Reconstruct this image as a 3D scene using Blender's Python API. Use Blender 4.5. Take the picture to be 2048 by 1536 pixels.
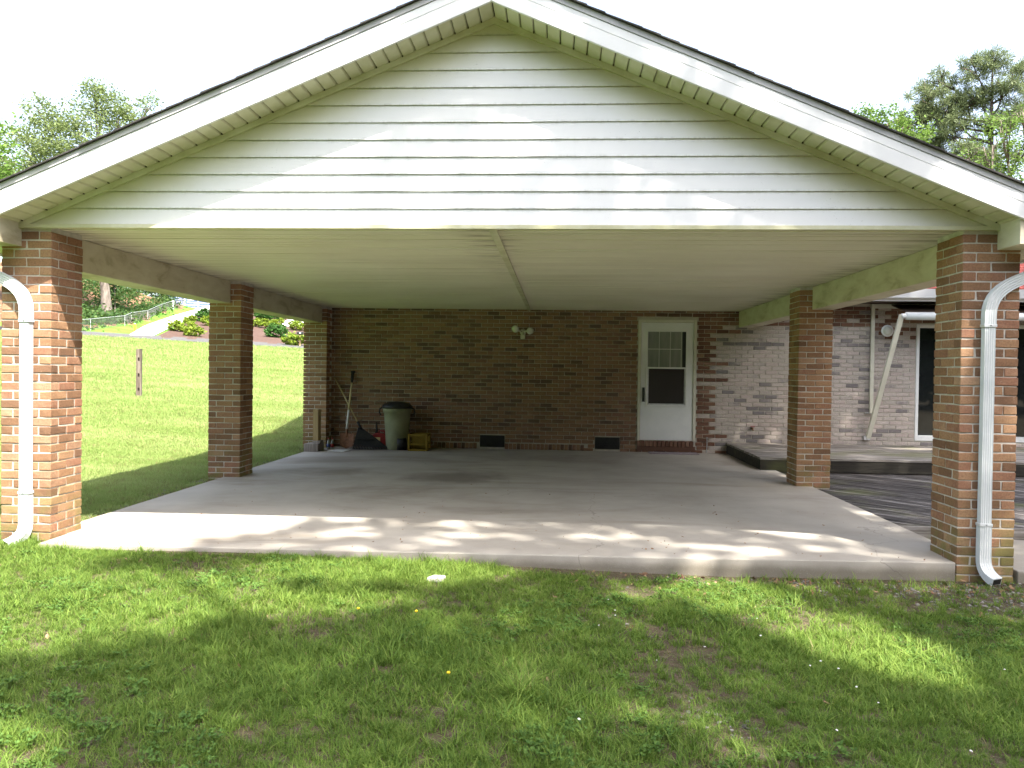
import bpy, bmesh, math, random
import numpy as np
from mathutils import Vector, Matrix, Euler
random.seed(11); RNG = np.random.default_rng(5)
for o in list(bpy.data.objects): bpy.data.objects.remove(o)
SC = bpy.context.scene
COL = SC.collection
# ------------------------------------------------------------------ camera
FPX, YAW, PIT, ROL = 1575.36, 0.05757, -0.01548, 0.01303
CAM = np.array([0.4945, -5.799, 1.326])
_f0 = np.array([-math.sin(YAW), math.cos(YAW), 0.]); _r0 = np.array([math.cos(YAW), math.sin(YAW), 0.]); _u0 = np.array([0, 0, 1.])
FWD = _f0*math.cos(PIT)+_u0*math.sin(PIT); _up = _u0*math.cos(PIT)-_f0*math.sin(PIT)
RGT = _r0*math.cos(ROL)+_up*math.sin(ROL); UPV = _up*math.cos(ROL)-_r0*math.sin(ROL)
cd = bpy.data.cameras.new('camera'); cam = bpy.data.objects.new('camera', cd); COL.objects.link(cam)
cd.sensor_width = 36; cd.lens = FPX/2048*36; cd.clip_end = 3000; cd.clip_start = .05
m = Matrix.Identity(4)
for i, v in enumerate((RGT, UPV, -FWD)):
    for j in range(3): m[j][i] = v[j]
for j in range(3): m[j][3] = CAM[j]
cam.matrix_world = m; SC.camera = cam
# ------------------------------------------------------------------ sky, sun, exposure
SUN = Vector((0.34, -0.503, 1.0)).normalized()
W = bpy.data.worlds.new('World'); SC.world = W; W.use_nodes = True
wn = W.node_tree; bg = wn.nodes['Background']
sk = wn.nodes.new('ShaderNodeTexSky'); sk.sky_type = 'NISHITA'; sk.sun_disc = False
sk.sun_elevation = math.asin(SUN.z); sk.sun_rotation = math.atan2(SUN.x, SUN.y)
sk.air_density = 1.0; sk.dust_density = 4.0; sk.ozone_density = .6
hs = wn.nodes.new('ShaderNodeHueSaturation'); hs.inputs['Saturation'].default_value = .72; hs.inputs['Value'].default_value = 1.32   # milky summer haze over the whole sky
wn.links.new(sk.outputs[0], hs.inputs['Color']); wn.links.new(hs.outputs[0], bg.inputs[0]); bg.inputs[1].default_value = 0.13
sl = bpy.data.lights.new('sun', 'SUN'); sl.energy = 5.0; sl.angle = math.radians(.55); sl.color = (1, .95, .87)
so = bpy.data.objects.new('sun', sl); COL.objects.link(so); so.rotation_euler = SUN.to_track_quat('Z', 'Y').to_euler(); so.location = (10, -15, 30)
SC.view_settings.view_transform = 'Standard'; SC.view_settings.look = 'None'; SC.view_settings.gamma = 1
SC.view_settings.exposure = 1.8
SC.render.engine = 'CYCLES'; SC.cycles.max_bounces = 6; SC.cycles.diffuse_bounces = 3
# ------------------------------------------------------------------ pixel helpers (photograph is 2048 wide)
def ray(px, py): return FWD+RGT*(px-1024)/FPX+UPV*(768-py)/FPX
def at(px, py, axis, val):
    d = ray(px, py); return CAM+d*((val-CAM[axis])/d[axis])
def PD(px, py, dist):
    d = ray(px, py); return CAM+d*(dist/math.hypot(d[0], d[1]))
def proj(X):
    d = np.asarray(X, float)-CAM; c = d@FWD
    return 1024+FPX*(d@RGT)/c, 768-FPX*(d@UPV)/c, c
def sst(a, b, x):
    t = np.clip((np.asarray(x, float)-a)/(b-a), 0, 1); return t*t*(3-2*t)
def vn(x, y, s=1., seed=0):            # cheap smooth noise 0..1
    x = np.asarray(x, float)*s+seed*3.17; y = np.asarray(y, float)*s-seed*1.71
    v = np.sin(x*1.3+1.7*np.sin(y*.9))+np.sin(y*1.7+1.3*np.sin(x*1.1+2))+.6*np.sin(x*2.9-y*2.3+1)+.5*np.sin(x*4.1+y*3.7)
    return np.clip(v/6.2+.5, 0, 1)
# ------------------------------------------------------------------ mesh helpers
class MB:
    def __init__(s): s.v = []; s.f = []
    def add(s, vs, fs):
        n = len(s.v); s.v += [tuple(map(float, v)) for v in vs]; s.f += [tuple(i+n for i in f) for f in fs]; return s
    def box(s, a, b, R=None, o=None):
        x0, y0, z0 = a; x1, y1, z1 = b
        vs = [Vector(p) for p in ((x0,y0,z0),(x1,y0,z0),(x1,y1,z0),(x0,y1,z0),(x0,y0,z1),(x1,y0,z1),(x1,y1,z1),(x0,y1,z1))]
        if R is not None: vs = [R @ v for v in vs]
        if o is not None: vs = [v+Vector(o) for v in vs]
        return s.add(vs, [(3,2,1,0),(4,5,6,7),(0,1,5,4),(1,2,6,5),(2,3,7,6),(3,0,4,7)])
    def prism(s, poly, axis, a, b):     # polygon in the two other axes, extruded along axis
        n = len(poly); vs = []
        for t in (a, b):
            for p in poly:
                q = list(p); q.insert(axis, t); vs.append(q)
        fs = [tuple(range(n)), tuple(range(2*n-1, n-1, -1))]
        fs += [(i, i+n, (i+1) % n+n, (i+1) % n) for i in range(n)]
        return s.add(vs, fs)
    def tube(s, path, rad, seg=8, cap=True):
        path = [Vector(p) for p in path]; n = len(path)
        rs = rad if isinstance(rad, (list, tuple)) else [rad]*n
        ref = None; vs = []
        for i, p in enumerate(path):
            t = (path[min(i+1, n-1)]-path[max(i-1, 0)]).normalized()
            if ref is None: ref = t.orthogonal().normalized()
            ref = (ref-t*ref.dot(t)).normalized(); bn = t.cross(ref)
            for k in range(seg):
                a = 2*math.pi*k/seg; vs.append(p+(ref*math.cos(a)+bn*math.sin(a))*rs[i])
        fs = [(i*seg+k, i*seg+(k+1) % seg, (i+1)*seg+(k+1) % seg, (i+1)*seg+k) for i in range(n-1) for k in range(seg)]
        if cap: fs += [tuple(range(seg-1, -1, -1)), tuple((n-1)*seg+k for k in range(seg))]
        return s.add(vs, fs)
    def sweep(s, prof, path, xdir, cap=True):   # prof (a,b) pairs, a along xdir, b along the normal
        path = [Vector(p) for p in path]; n = len(path); m_ = len(prof); vs = []
        X = Vector(xdir)
        for i, p in enumerate(path):
            t = (path[min(i+1, n-1)]-path[max(i-1, 0)]).normalized()
            x = (X-t*X.dot(t)).normalized(); b = t.cross(x)
            k = 1.0
            if 0 < i < n-1:
                t1 = (path[i]-path[i-1]).normalized(); t2 = (path[i+1]-path[i]).normalized()
                k = 1/max(.6, math.sqrt((1+t1.dot(t2))/2))
            for (u, w) in prof: vs.append(p+x*u*k+b*w*k)
        fs = [(i*m_+k, i*m_+(k+1) % m_, (i+1)*m_+(k+1) % m_, (i+1)*m_+k) for i in range(n-1) for k in range(m_)]
        if cap: fs += [tuple(range(m_-1, -1, -1)), tuple((n-1)*m_+k for k in range(m_))]
        return s.add(vs, fs)
    def lathe(s, prof, c, seg=24):
        vs = []; n = len(prof)
        for r, z in prof:
            for k in range(seg):
                a = 2*math.pi*k/seg; vs.append((c[0]+r*math.cos(a), c[1]+r*math.sin(a), c[2]+z))
        fs = [(i*seg+k, i*seg+(k+1) % seg, (i+1)*seg+(k+1) % seg, (i+1)*seg+k) for i in range(n-1) for k in range(seg)]
        fs += [tuple(range(seg-1, -1, -1)), tuple((n-1)*seg+k for k in range(seg))]
        return s.add(vs, fs)
    def build(s, name, mt, parent=None, smooth=False, bevel=0, kind=None):
        me = bpy.data.meshes.new(name); me.from_pydata(s.v, [], s.f); me.update()
        bm = bmesh.new(); bm.from_mesh(me); bmesh.ops.recalc_face_normals(bm, faces=bm.faces); bm.to_mesh(me); bm.free()
        return mkobj(name, me, mt, parent, smooth, bevel, kind)
def mkobj(name, me, mt, parent=None, smooth=False, bevel=0, kind=None):
    if mt is not None and len(me.materials) == 0: me.materials.append(mt)
    if smooth: me.polygons.foreach_set('use_smooth', [True]*len(me.polygons))
    o = bpy.data.objects.new(name, me); COL.objects.link(o)
    if parent is not None:
        o.parent = parent
        L = parent.location; off = Vector((0, 0, 0)); p = parent
        while p is not None: off += p.location; p = p.parent
        o.location = -off
    if bevel:
        b = o.modifiers.new('bevel', 'BEVEL'); b.width = bevel; b.segments = 2; b.limit_method = 'ANGLE'
    if kind: o['kind'] = kind
    return o
def npmesh(name, V, F):
    me = bpy.data.meshes.new(name); V = np.asarray(V, np.float32); F = np.asarray(F, np.int32)
    nf, k = F.shape
    me.vertices.add(len(V)); me.vertices.foreach_set('co', V.ravel())
    me.loops.add(nf*k); me.loops.foreach_set('vertex_index', F.ravel())
    me.polygons.add(nf); me.polygons.foreach_set('loop_start', np.arange(nf, dtype=np.int32)*k)
    me.update(calc_edges=True); me.validate(); return me
def tag(o, label, cat, group=None):
    o['label'] = label; o['category'] = cat
    if group: o['group'] = group
    return o
def thing(name, loc, label, cat, group=None):
    o = bpy.data.objects.new(name, None); COL.objects.link(o); o.location = [float(v) for v in loc]; o.empty_display_size = .1
    return tag(o, label, cat, group)
def struct(o): o['kind'] = 'structure'; return o
# ------------------------------------------------------------------ material helpers
def newmat(name):
    mt = bpy.data.materials.new(name); mt.use_nodes = True; nt = mt.node_tree
    return mt, nt, nt.nodes['Principled BSDF']
def N(nt, t, **kw):
    n = nt.nodes.new(t)
    for k, v in kw.items():
        if k == 'inp':
            for a, b in v.items():
                if hasattr(b, 'is_linked') or hasattr(b, 'links'): nt.links.new(b, n.inputs[a])
                else: n.inputs[a].default_value = b
        else: setattr(n, k, v)
    return n
def ramp(nt, fac, cols):
    r = nt.nodes.new('ShaderNodeValToRGB'); e = r.color_ramp.elements
    while len(e) < len(cols): e.new(.5)
    for i, (p, c) in enumerate(cols): e[i].position = p; e[i].color = (*c, 1)
    nt.links.new(fac, r.inputs[0]); return r.outputs[0]
def wpos(nt, stretch=(1, 1, 1)):
    g = nt.nodes.new('ShaderNodeNewGeometry')
    mp = nt.nodes.new('ShaderNodeMapping'); mp.inputs['Scale'].default_value = stretch
    nt.links.new(g.outputs['Position'], mp.inputs[0]); return mp.outputs[0], g
def noise(nt, vec, scale, detail=5, rough=.55, dist=0):
    n = N(nt, 'ShaderNodeTexNoise', inp={'Scale': scale, 'Detail': detail, 'Roughness': rough, 'Distortion': dist})
    nt.links.new(vec, n.inputs['Vector']); return n.outputs[0]
def mix(nt, fac, a, b, mode='MIX'):
    n = nt.nodes.new('ShaderNodeMix'); n.data_type = 'RGBA'; n.blend_type = mode
    for v, i in ((fac, 0), (a, 6), (b, 7)):
        if hasattr(v, 'is_linked'): nt.links.new(v, n.inputs[i])
        else: n.inputs[i].default_value = (*v, 1) if isinstance(v, tuple) else v
    return n.outputs[2]
def math_(nt, op, a, b=0., clamp=False):
    n = nt.nodes.new('ShaderNodeMath'); n.operation = op; n.use_clamp = clamp
    for v, i in ((a, 0), (b, 1)):
        if hasattr(v, 'is_linked'): nt.links.new(v, n.inputs[i])
        else: n.inputs[i].default_value = v
    return n.outputs[0]
def mrange(nt, v, a, b, c=0., d=1.):
    n = nt.nodes.new('ShaderNodeMapRange'); n.interpolation_type = 'SMOOTHSTEP'
    nt.links.new(v, n.inputs[0])
    for i, x in zip((1, 2, 3, 4), (a, b, c, d)): n.inputs[i].default_value = x
    return n.outputs[0]
def bump(nt, bs, h, strength, dist=.01):
    b = N(nt, 'ShaderNodeBump', inp={'Strength': strength, 'Distance': dist})
    nt.links.new(h, b.inputs['Height']); nt.links.new(b.outputs[0], bs.inputs['Normal'])
def M(name, cols, scale=6, detail=6, rough=.7, bmp=0, bscale=None, stretch=(1, 1, 1), spec=.3, metal=0, rnd=0., transl=0., dist=0):
    """ramped world-space noise; rnd mixes in a per-piece random value"""
    mt, nt, bs = newmat(name); v, g = wpos(nt, stretch)
    f = noise(nt, v, scale, detail, .6, dist)
    f = mrange(nt, f, .25, .75)
    if rnd:
        oi = nt.nodes.new('ShaderNodeObjectInfo')
        r = math_(nt, 'FRACT', math_(nt, 'ADD', oi.outputs['Random'], g.outputs['Random Per Island']))
        f = math_(nt, 'ADD', math_(nt, 'MULTIPLY', f, 1-rnd), math_(nt, 'MULTIPLY', r, rnd))
    c = ramp(nt, f, cols); nt.links.new(c, bs.inputs['Base Color'])
    bs.inputs['Roughness'].default_value = rough; bs.inputs['Specular IOR Level'].default_value = spec; bs.inputs['Metallic'].default_value = metal
    if bmp: bump(nt, bs, noise(nt, v, bscale or scale*4, 6, .65), bmp)
    if transl:
        tr = nt.nodes.new('ShaderNodeBsdfTranslucent'); nt.links.new(c, tr.inputs[0])
        ms = nt.nodes.new('ShaderNodeMixShader'); ms.inputs[0].default_value = transl
        nt.links.new(bs.outputs[0], ms.inputs[1]); nt.links.new(tr.outputs[0], ms.inputs[2])
        nt.links.new(ms.outputs[0], nt.nodes['Material Output'].inputs[0])
    return mt
def brickmat(name, cols, moss=0., wash=None):
    mt, nt, bs = newmat(name); v, g = wpos(nt)
    oi = nt.nodes.new('ShaderNodeObjectInfo')
    r = math_(nt, 'FRACT', math_(nt, 'ADD', oi.outputs['Random'], g.outputs['Random Per Island']))
    n1 = noise(nt, v, 9, 4); n2 = noise(nt, v, 70, 5, .7)
    f = math_(nt, 'ADD', math_(nt, 'MULTIPLY', r, .8), math_(nt, 'MULTIPLY', n1, .28), True)
    c = ramp(nt, f, cols)
    c = mix(nt, mrange(nt, n2, .35, .75, 0., .45), c, (.09, .05, .035))
    c = mix(nt, mrange(nt, noise(nt, v, 28, 5, .7), .58, .72, 0., .35), c, (.52, .42, .33))
    if moss:
        z = nt.nodes.new('ShaderNodeSeparateXYZ'); nt.links.new(g.outputs['Position'], z.inputs[0])
        k = math_(nt, 'MULTIPLY', mrange(nt, z.outputs[2], .6, -.1), mrange(nt, noise(nt, v, 5, 4), .4, .65))
        c = mix(nt, math_(nt, 'MULTIPLY', k, moss), c, (.16, .17, .05))
    nt.links.new(c, bs.inputs['Base Color']); bs.inputs['Roughness'].default_value = .85; bs.inputs['Specular IOR Level'].default_value = .2
    bump(nt, bs, noise(nt, v, 60, 6, .7), .55, .006)
    return mt
MT = {}
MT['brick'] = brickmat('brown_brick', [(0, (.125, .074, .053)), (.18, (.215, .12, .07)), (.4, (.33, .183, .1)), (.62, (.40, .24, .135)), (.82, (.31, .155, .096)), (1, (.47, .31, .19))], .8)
MT['brickwall'] = brickmat('shaded_brown_brick', [(0, (.09, .06, .046)), (.22, (.14, .085, .056)), (.4, (.26, .155, .09)), (.65, (.33, .2, .118)), (.85, (.23, .12, .078)), (1, (.41, .27, .17))])  # darker copy of the pillar brick, carport shade put into its colour
MT['brickdoor'] = brickmat('red_brown_brick', [(0, (.09, .05, .037)), (.4, (.18, .09, .058)), (.7, (.235, .128, .085)), (1, (.33, .21, .15))])
MT['brickwash'] = brickmat('whitewashed_brick', [(0, (.17, .158, .16)), (.25, (.24, .218, .215)), (.32, (.46, .41, .365)), (.6, (.52, .46, .41)), (.8, (.5, .42, .38)), (1, (.56, .5, .45))])
MT['mortar'] = M('mortar', [(0, (.46, .43, .38)), (1, (.62, .59, .53))], 14, rough=.95, bmp=.5, bscale=160)
MT['mortardark'] = M('mortar_wall', [(0, (.42, .385, .31)), (1, (.55, .51, .43))], 14, rough=.95, bmp=.4, bscale=160)
MT['white'] = M('white_paint', [(0, (.70, .71, .69)), (1, (.8, .8, .78))], 3, rough=.45, spec=.4)
MT['fascia'] = M('aluminium_fascia', [(0, (.72, .73, .735)), (1, (.80, .80, .80))], 4, rough=.4, spec=.45, stretch=(.3, 1, 1))
MT['drip'] = M('drip_edge_metal', [(0, (.40, .40, .41)), (1, (.52, .52, .52))], 4, rough=.5)
MT['down'] = M('downspout_paint', [(0, (.56, .59, .60)), (1, (.68, .70, .70))], 6, rough=.42, spec=.45, bmp=.05)
MT['shingle'] = M('dark_shingle', [(0, (.03, .028, .028)), (1, (.085, .08, .078))], 40, rough=.95, bmp=.6, bscale=300, rnd=.3)
MT['redroof'] = M('red_shingle', [(0, (.3, .06, .045)), (1, (.45, .11, .08))], 30, rough=.9, bmp=.4, rnd=.5)
MT['beam'] = M('painted_beam', [(0, (.37, .32, .21)), (.35, (.54, .49, .36)), (1, (.64, .60, .47))], 3.2, rough=.7, stretch=(1, .7, 2), bmp=.1, dist=.5)
MT['black'] = M('black_plastic', [(0, (.012, .012, .013)), (1, (.03, .03, .03))], 12, rough=.5)
MT['brownsoffit'] = M('brown_soffit', [(0, (.05, .032, .022)), (1, (.09, .06, .045))], 5, rough=.7)
MT['rust'] = M('rusty_steel', [(0, (.12, .055, .03)), (1, (.3, .15, .08))], 20, rough=.8, bmp=.3)
MT['handle'] = M('wooden_handle', [(0, (.45, .35, .17)), (1, (.6, .5, .28))], 20, rough=.6, stretch=(1, 1, .2))
MT['lumber'] = M('treated_lumber', [(0, (.30, .2, .09)), (1, (.46, .34, .18))], 18, rough=.8, stretch=(1, 1, .12), bmp=.2)
MT['greywood'] = M('weathered_wood', [(0, (.13, .11, .09)), (.5, (.26, .22, .19)), (1, (.42, .37, .33))], 14, rough=.9, stretch=(1, 1, .12), bmp=.5, bscale=50)
MT['postwood'] = M('old_post_wood', [(0, (.06, .045, .035)), (.5, (.13, .1, .08)), (1, (.22, .18, .15))], 14, rough=.9, stretch=(1, 1, .12), bmp=.5, bscale=50)
MT['red'] = M('red_plastic', [(0, (.2, .016, .013)), (1, (.28, .026, .02))], 8, rough=.4)
MT['bin'] = M('olive_plastic', [(0, (.21, .22, .13)), (1, (.29, .30, .185))], 5, rough=.55, bmp=.06)
MT['crate'] = M('yellow_plastic', [(0, (.2, .13, .012)), (1, (.28, .19, .025))], 8, rough=.5)
MT['steel'] = M('galvanised_steel', [(0, (.42, .43, .43)), (1, (.6, .6, .6))], 20, rough=.45, metal=.5)
MT['wire'] = M('dull_wire', [(0, (.13, .13, .125)), (1, (.2, .2, .195))], 20, rough=.6)
MT['cream'] = M('cream_paint', [(0, (.56, .54, .43)), (1, (.66, .64, .53))], 6, rough=.5)
MT['paper2'] = M('pale_stone', [(0, (.3, .28, .25)), (1, (.45, .43, .4))], 30, rough=.9, bmp=.4)
MT['paper'] = M('white_card', [(0, (.6, .59, .56)), (1, (.72, .71, .68))], 6, rough=.8)
MT['label'] = M('yellow_label', [(0, (.6, .45, .2)), (1, (.7, .55, .3))], 30, rough=.6)
MT['blue'] = M('blue_metal_roof', [(0, (.045, .07, .19)), (1, (.07, .10, .25))], 2, rough=.45)
MT['orange'] = M('orange_plastic', [(0, (.8, .22, .02)), (1, (.85, .3, .03))], 3, rough=.5)
MT['asphalt'] = M('worn_asphalt', [(0, (.06, .058, .056)), (1, (.10, .097, .092))], 3, rough=.9)
MT['drive'] = M('pale_concrete', [(0, (.5, .48, .45)), (1, (.62, .6, .57))], 1.2, rough=.9)
MT['mulch'] = M('brown_mulch', [(0, (.035, .02, .014)), (.5, (.075, .042, .03)), (1, (.13, .08, .058))], 6, detail=8, rough=.95, bmp=1, bscale=9)
MT['soil'] = M('orange_soil', [(0, (.05, .035, .02)), (.5, (.14, .075, .04)), (.8, (.26, .15, .08)), (1, (.4, .27, .16))], .8, detail=8, rough=.95)
MT['bark'] = M('grey_bark', [(0, (.09, .075, .06)), (1, (.24, .2, .17))], 3, rough=.95, stretch=(2, 2, .5), bmp=.8, bscale=8)
MT['pinebark'] = M('pine_bark', [(0, (.05, .04, .035)), (1, (.14, .1, .085))], 3, rough=.95, stretch=(2, 2, .5), bmp=.8, bscale=8)
def leafmat(n, a, b, c, tr=.4): return M(n, [(0, a), (.5, b), (1, c)], .6, rough=.6, rnd=.75, transl=tr, spec=.25)
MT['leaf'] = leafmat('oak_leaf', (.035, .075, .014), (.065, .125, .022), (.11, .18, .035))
MT['leaffar'] = leafmat('hazy_oak_leaf', (.11, .15, .06), (.17, .22, .08), (.24, .3, .115))  # paler than the near oak leaf, distance haze put into the colour
MT['leafhi'] = leafmat('light_leaf', (.08, .15, .025), (.13, .22, .04), (.19, .29, .065))
MT['needle'] = leafmat('pine_needle', (.10, .135, .06), (.155, .195, .09), (.21, .25, .12), .35)
MT['shrubg'] = leafmat('green_juniper', (.025, .08, .014), (.045, .125, .02), (.075, .17, .03), .3)
MT['shruby'] = leafmat('golden_juniper', (.08, .14, .014), (.16, .23, .02), (.25, .31, .03), .3)
MT['ivy'] = leafmat('bank_weed', (.02, .055, .012), (.04, .09, .018), (.09, .14, .03), .3)
MT['grass'] = leafmat('grass_blade', (.08, .155, .026), (.155, .25, .04), (.26, .345, .07), .45)
MT['grassdry'] = leafmat('dry_grass_blade', (.16, .16, .05), (.25, .24, .09), (.32, .29, .13), .4)
MT['grasslawn'] = M('sunlit_mown_blade', [(0, (.16, .25, .05)), (.5, (.29, .38, .11)), (1, (.42, .48, .21))], 1.1, rough=.6, rnd=.42, transl=.45, spec=.25, stretch=(.22, .75, 1), dist=.4)  # paler than the front grass, strong sunlight put into the blade colour
MT['clover'] = leafmat('clover_leaf', (.06, .13, .025), (.1, .19, .035), (.15, .25, .05), .35)
MT['glass'] = M('dark_glass', [(0, (.012, .014, .014)), (1, (.016, .018, .018))], 1, rough=.03, spec=.6)
MT['screen'] = M('dark_screen', [(0, (.018, .016, .016)), (1, (.024, .022, .022))], 1, rough=.25, spec=.5)
MT['curtain'] = M('inner_door_glass', [(0, (.19, .21, .185)), (1, (.27, .285, .25))], 2, rough=.08, spec=.6, stretch=(6, 1, 1))
MT['lampglass'] = M('frosted_lamp', [(0, (.6, .6, .52)), (1, (.7, .7, .62))], 5, rough=.25)
MT['mat'] = M('grey_doormat', [(0, (.2, .16, .17)), (1, (.34, .29, .31))], 40, rough=.95)
MT['gravel'] = M('gravel_stone', [(0, (.07, .062, .056)), (.5, (.15, .138, .128)), (1, (.26, .24, .22))], 3, rough=.9, rnd=.8)
MT['litter'] = M('dead_leaf', [(0, (.13, .07, .04)), (.5, (.24, .14, .08)), (1, (.36, .24, .15))], 3, rough=.9, rnd=.8)
MT['petal_y'] = M('dandelion_petal', [(0, (.8, .55, .02)), (1, (.85, .65, .04))], 3, rough=.7)
MT['petal_w'] = M('clover_petal', [(0, (.65, .62, .58)), (1, (.8, .78, .75))], 3, rough=.7)
MT['sill'] = MT['brickdoor']
# siding : white vinyl with green algae creeping in from the rakes
def siding_mat():
    mt, nt, bs = newmat('vinyl_siding'); v, g = wpos(nt)
    s = nt.nodes.new('ShaderNodeSeparateXYZ'); nt.links.new(g.outputs['Position'], s.inputs[0])
    d = math_(nt, 'SUBTRACT', math_(nt, 'SUBTRACT', 3.915, s.outputs[2]), math_(nt, 'MULTIPLY', math_(nt, 'ABSOLUTE', s.outputs[0]), .4167))
    d = math_(nt, 'ADD', d, math_(nt, 'MULTIPLY', math_(nt, 'SUBTRACT', noise(nt, v, 3, 5), .5), .18))
    k = mrange(nt, d, .42, .0, 0, .85)
    c = mix(nt, k, (.76, .765, .77), (.5, .475, .25))
    lo = mrange(nt, noise(nt, v, 90, 3, .6), .66, .74)           # mildew specks
    area = mrange(nt, noise(nt, v, 2.2, 3), .5, .68)
    c = mix(nt, math_(nt, 'MULTIPLY', math_(nt, 'MULTIPLY', lo, area), .6), c, (.12, .12, .09))
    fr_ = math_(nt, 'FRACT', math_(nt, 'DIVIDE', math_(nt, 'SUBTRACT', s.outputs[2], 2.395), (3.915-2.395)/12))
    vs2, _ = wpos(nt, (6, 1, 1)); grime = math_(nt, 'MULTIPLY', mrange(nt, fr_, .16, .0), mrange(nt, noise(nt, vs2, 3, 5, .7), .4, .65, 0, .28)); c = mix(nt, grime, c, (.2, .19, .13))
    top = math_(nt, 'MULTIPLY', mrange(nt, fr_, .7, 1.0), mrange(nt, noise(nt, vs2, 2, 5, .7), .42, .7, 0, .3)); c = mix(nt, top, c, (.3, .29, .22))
    nt.links.new(c, bs.inputs['Base Color']); bs.inputs['Roughness'].default_value = .42; bs.inputs['Specular IOR Level'].default_value = .4
    bump(nt, bs, noise(nt, v, 3, 3), .12, .02)
    return mt
MT['siding'] = siding_mat()
MT['trim'] = M('algae_trim', [(0, (.47, .455, .27)), (.5, (.57, .555, .38)), (1, (.66, .65, .5))], 4, rough=.5)
MT['soffit'] = M('stained_soffit', [(0, (.46, .45, .27)), (.5, (.58, .57, .40)), (1, (.66, .65, .5))], 4, rough=.55, rnd=.3)
MT['dirt'] = M('soffit_dirt', [(0, (.05, .045, .03)), (1, (.12, .1, .07))], 30, rough=.9)
def ceil_mat():
    mt, nt, bs = newmat('vinyl_ceiling'); v, g = wpos(nt); vs, _ = wpos(nt, (.35, 3, 1))
    s = nt.nodes.new('ShaderNodeSeparateXYZ'); nt.links.new(g.outputs['Position'], s.inputs[0])
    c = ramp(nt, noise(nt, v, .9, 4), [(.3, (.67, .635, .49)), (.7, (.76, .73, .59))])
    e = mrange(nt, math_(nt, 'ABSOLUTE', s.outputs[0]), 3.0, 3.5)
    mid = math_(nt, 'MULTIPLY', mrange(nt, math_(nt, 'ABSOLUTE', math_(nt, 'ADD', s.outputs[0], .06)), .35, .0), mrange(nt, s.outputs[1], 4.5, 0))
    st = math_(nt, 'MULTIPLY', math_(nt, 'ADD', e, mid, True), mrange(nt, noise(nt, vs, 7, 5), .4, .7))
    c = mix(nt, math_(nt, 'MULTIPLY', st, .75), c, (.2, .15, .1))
    nt.links.new(c, bs.inputs['Base Color']); bs.inputs['Roughness'].default_value = .5
    return mt
MT['ceiling'] = ceil_mat()
def slab_mat():
    mt, nt, bs = newmat('broom_concrete'); v, g = wpos(nt); vs, _ = wpos(nt, (.5, 1.2, 1))
    c = ramp(nt, noise(nt, v, 1.3, 7, .6), [(.3, (.335, .302, .258)), (.7, (.445, .41, .36))])
    st = mrange(nt, noise(nt, vs, .6, 6, .62, .8), .47, .68, 0, .72)
    c = mix(nt, st, c, (.2, .165, .125))
    sp = mrange(nt, noise(nt, v, 45, 3, .6), .7, .76, 0, .4); c = mix(nt, sp, c, (.2, .18, .16))
    s = nt.nodes.new('ShaderNodeSeparateXYZ'); nt.links.new(g.outputs['Position'], s.inputs[0])
    k = math_(nt, 'MULTIPLY', mrange(nt, math_(nt, 'ADD', s.outputs[2], math_(nt, 'MULTIPLY', noise(nt, v, 6, 5), .05)), .015, -.06), .8); c = mix(nt, k, c, (.15, .13, .095))
    c = mix(nt, mrange(nt, noise(nt, v, 160, 3, .7), .55, .75, 0, .3), c, (.55, .53, .5))
    # oil stain
    dx = math_(nt, 'MULTIPLY', math_(nt, 'ADD', s.outputs[0], .75), .9); dy = math_(nt, 'SUBTRACT', s.outputs[1], 3.95)
    r = math_(nt, 'SQRT', math_(nt, 'ADD', math_(nt, 'MULTIPLY', dx, dx), math_(nt, 'MULTIPLY', dy, dy)))
    r = math_(nt, 'ADD', r, math_(nt, 'MULTIPLY', noise(nt, v, 2.5, 5), .8))
    c = mix(nt, mrange(nt, r, 1.15, .6, 0, .7), c, (.13, .105, .085))
    vo = N(nt, 'ShaderNodeTexVoronoi', feature='DISTANCE_TO_EDGE', inp={'Scale': .22})
    vd = N(nt, 'ShaderNodeVectorMath', operation='ADD'); nv = N(nt, 'ShaderNodeTexNoise', inp={'Scale': 2.2, 'Detail': 4})
    sc_ = N(nt, 'ShaderNodeVectorMath', operation='SCALE'); sc_.inputs['Scale'].default_value = .5
    nt.links.new(v, nv.inputs[0]); nt.links.new(nv.outputs['Color'], sc_.inputs[0]); nt.links.new(v, vd.inputs[0]); nt.links.new(sc_.outputs[0], vd.inputs[1]); nt.links.new(vd.outputs[0], vo.inputs['Vector'])
    c = mix(nt, mrange(nt, vo.outputs['Distance'], .0012, .0003, 0, .35), c, (.1, .09, .08))
    nt.links.new(c, bs.inputs['Base Color']); bs.inputs['Roughness'].default_value = .8; bs.inputs['Specular IOR Level'].default_value = .3
    bump(nt, bs, noise(nt, v, 60, 6, .7), .25, .006)
    return mt
MT['slab'] = slab_mat()
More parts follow.
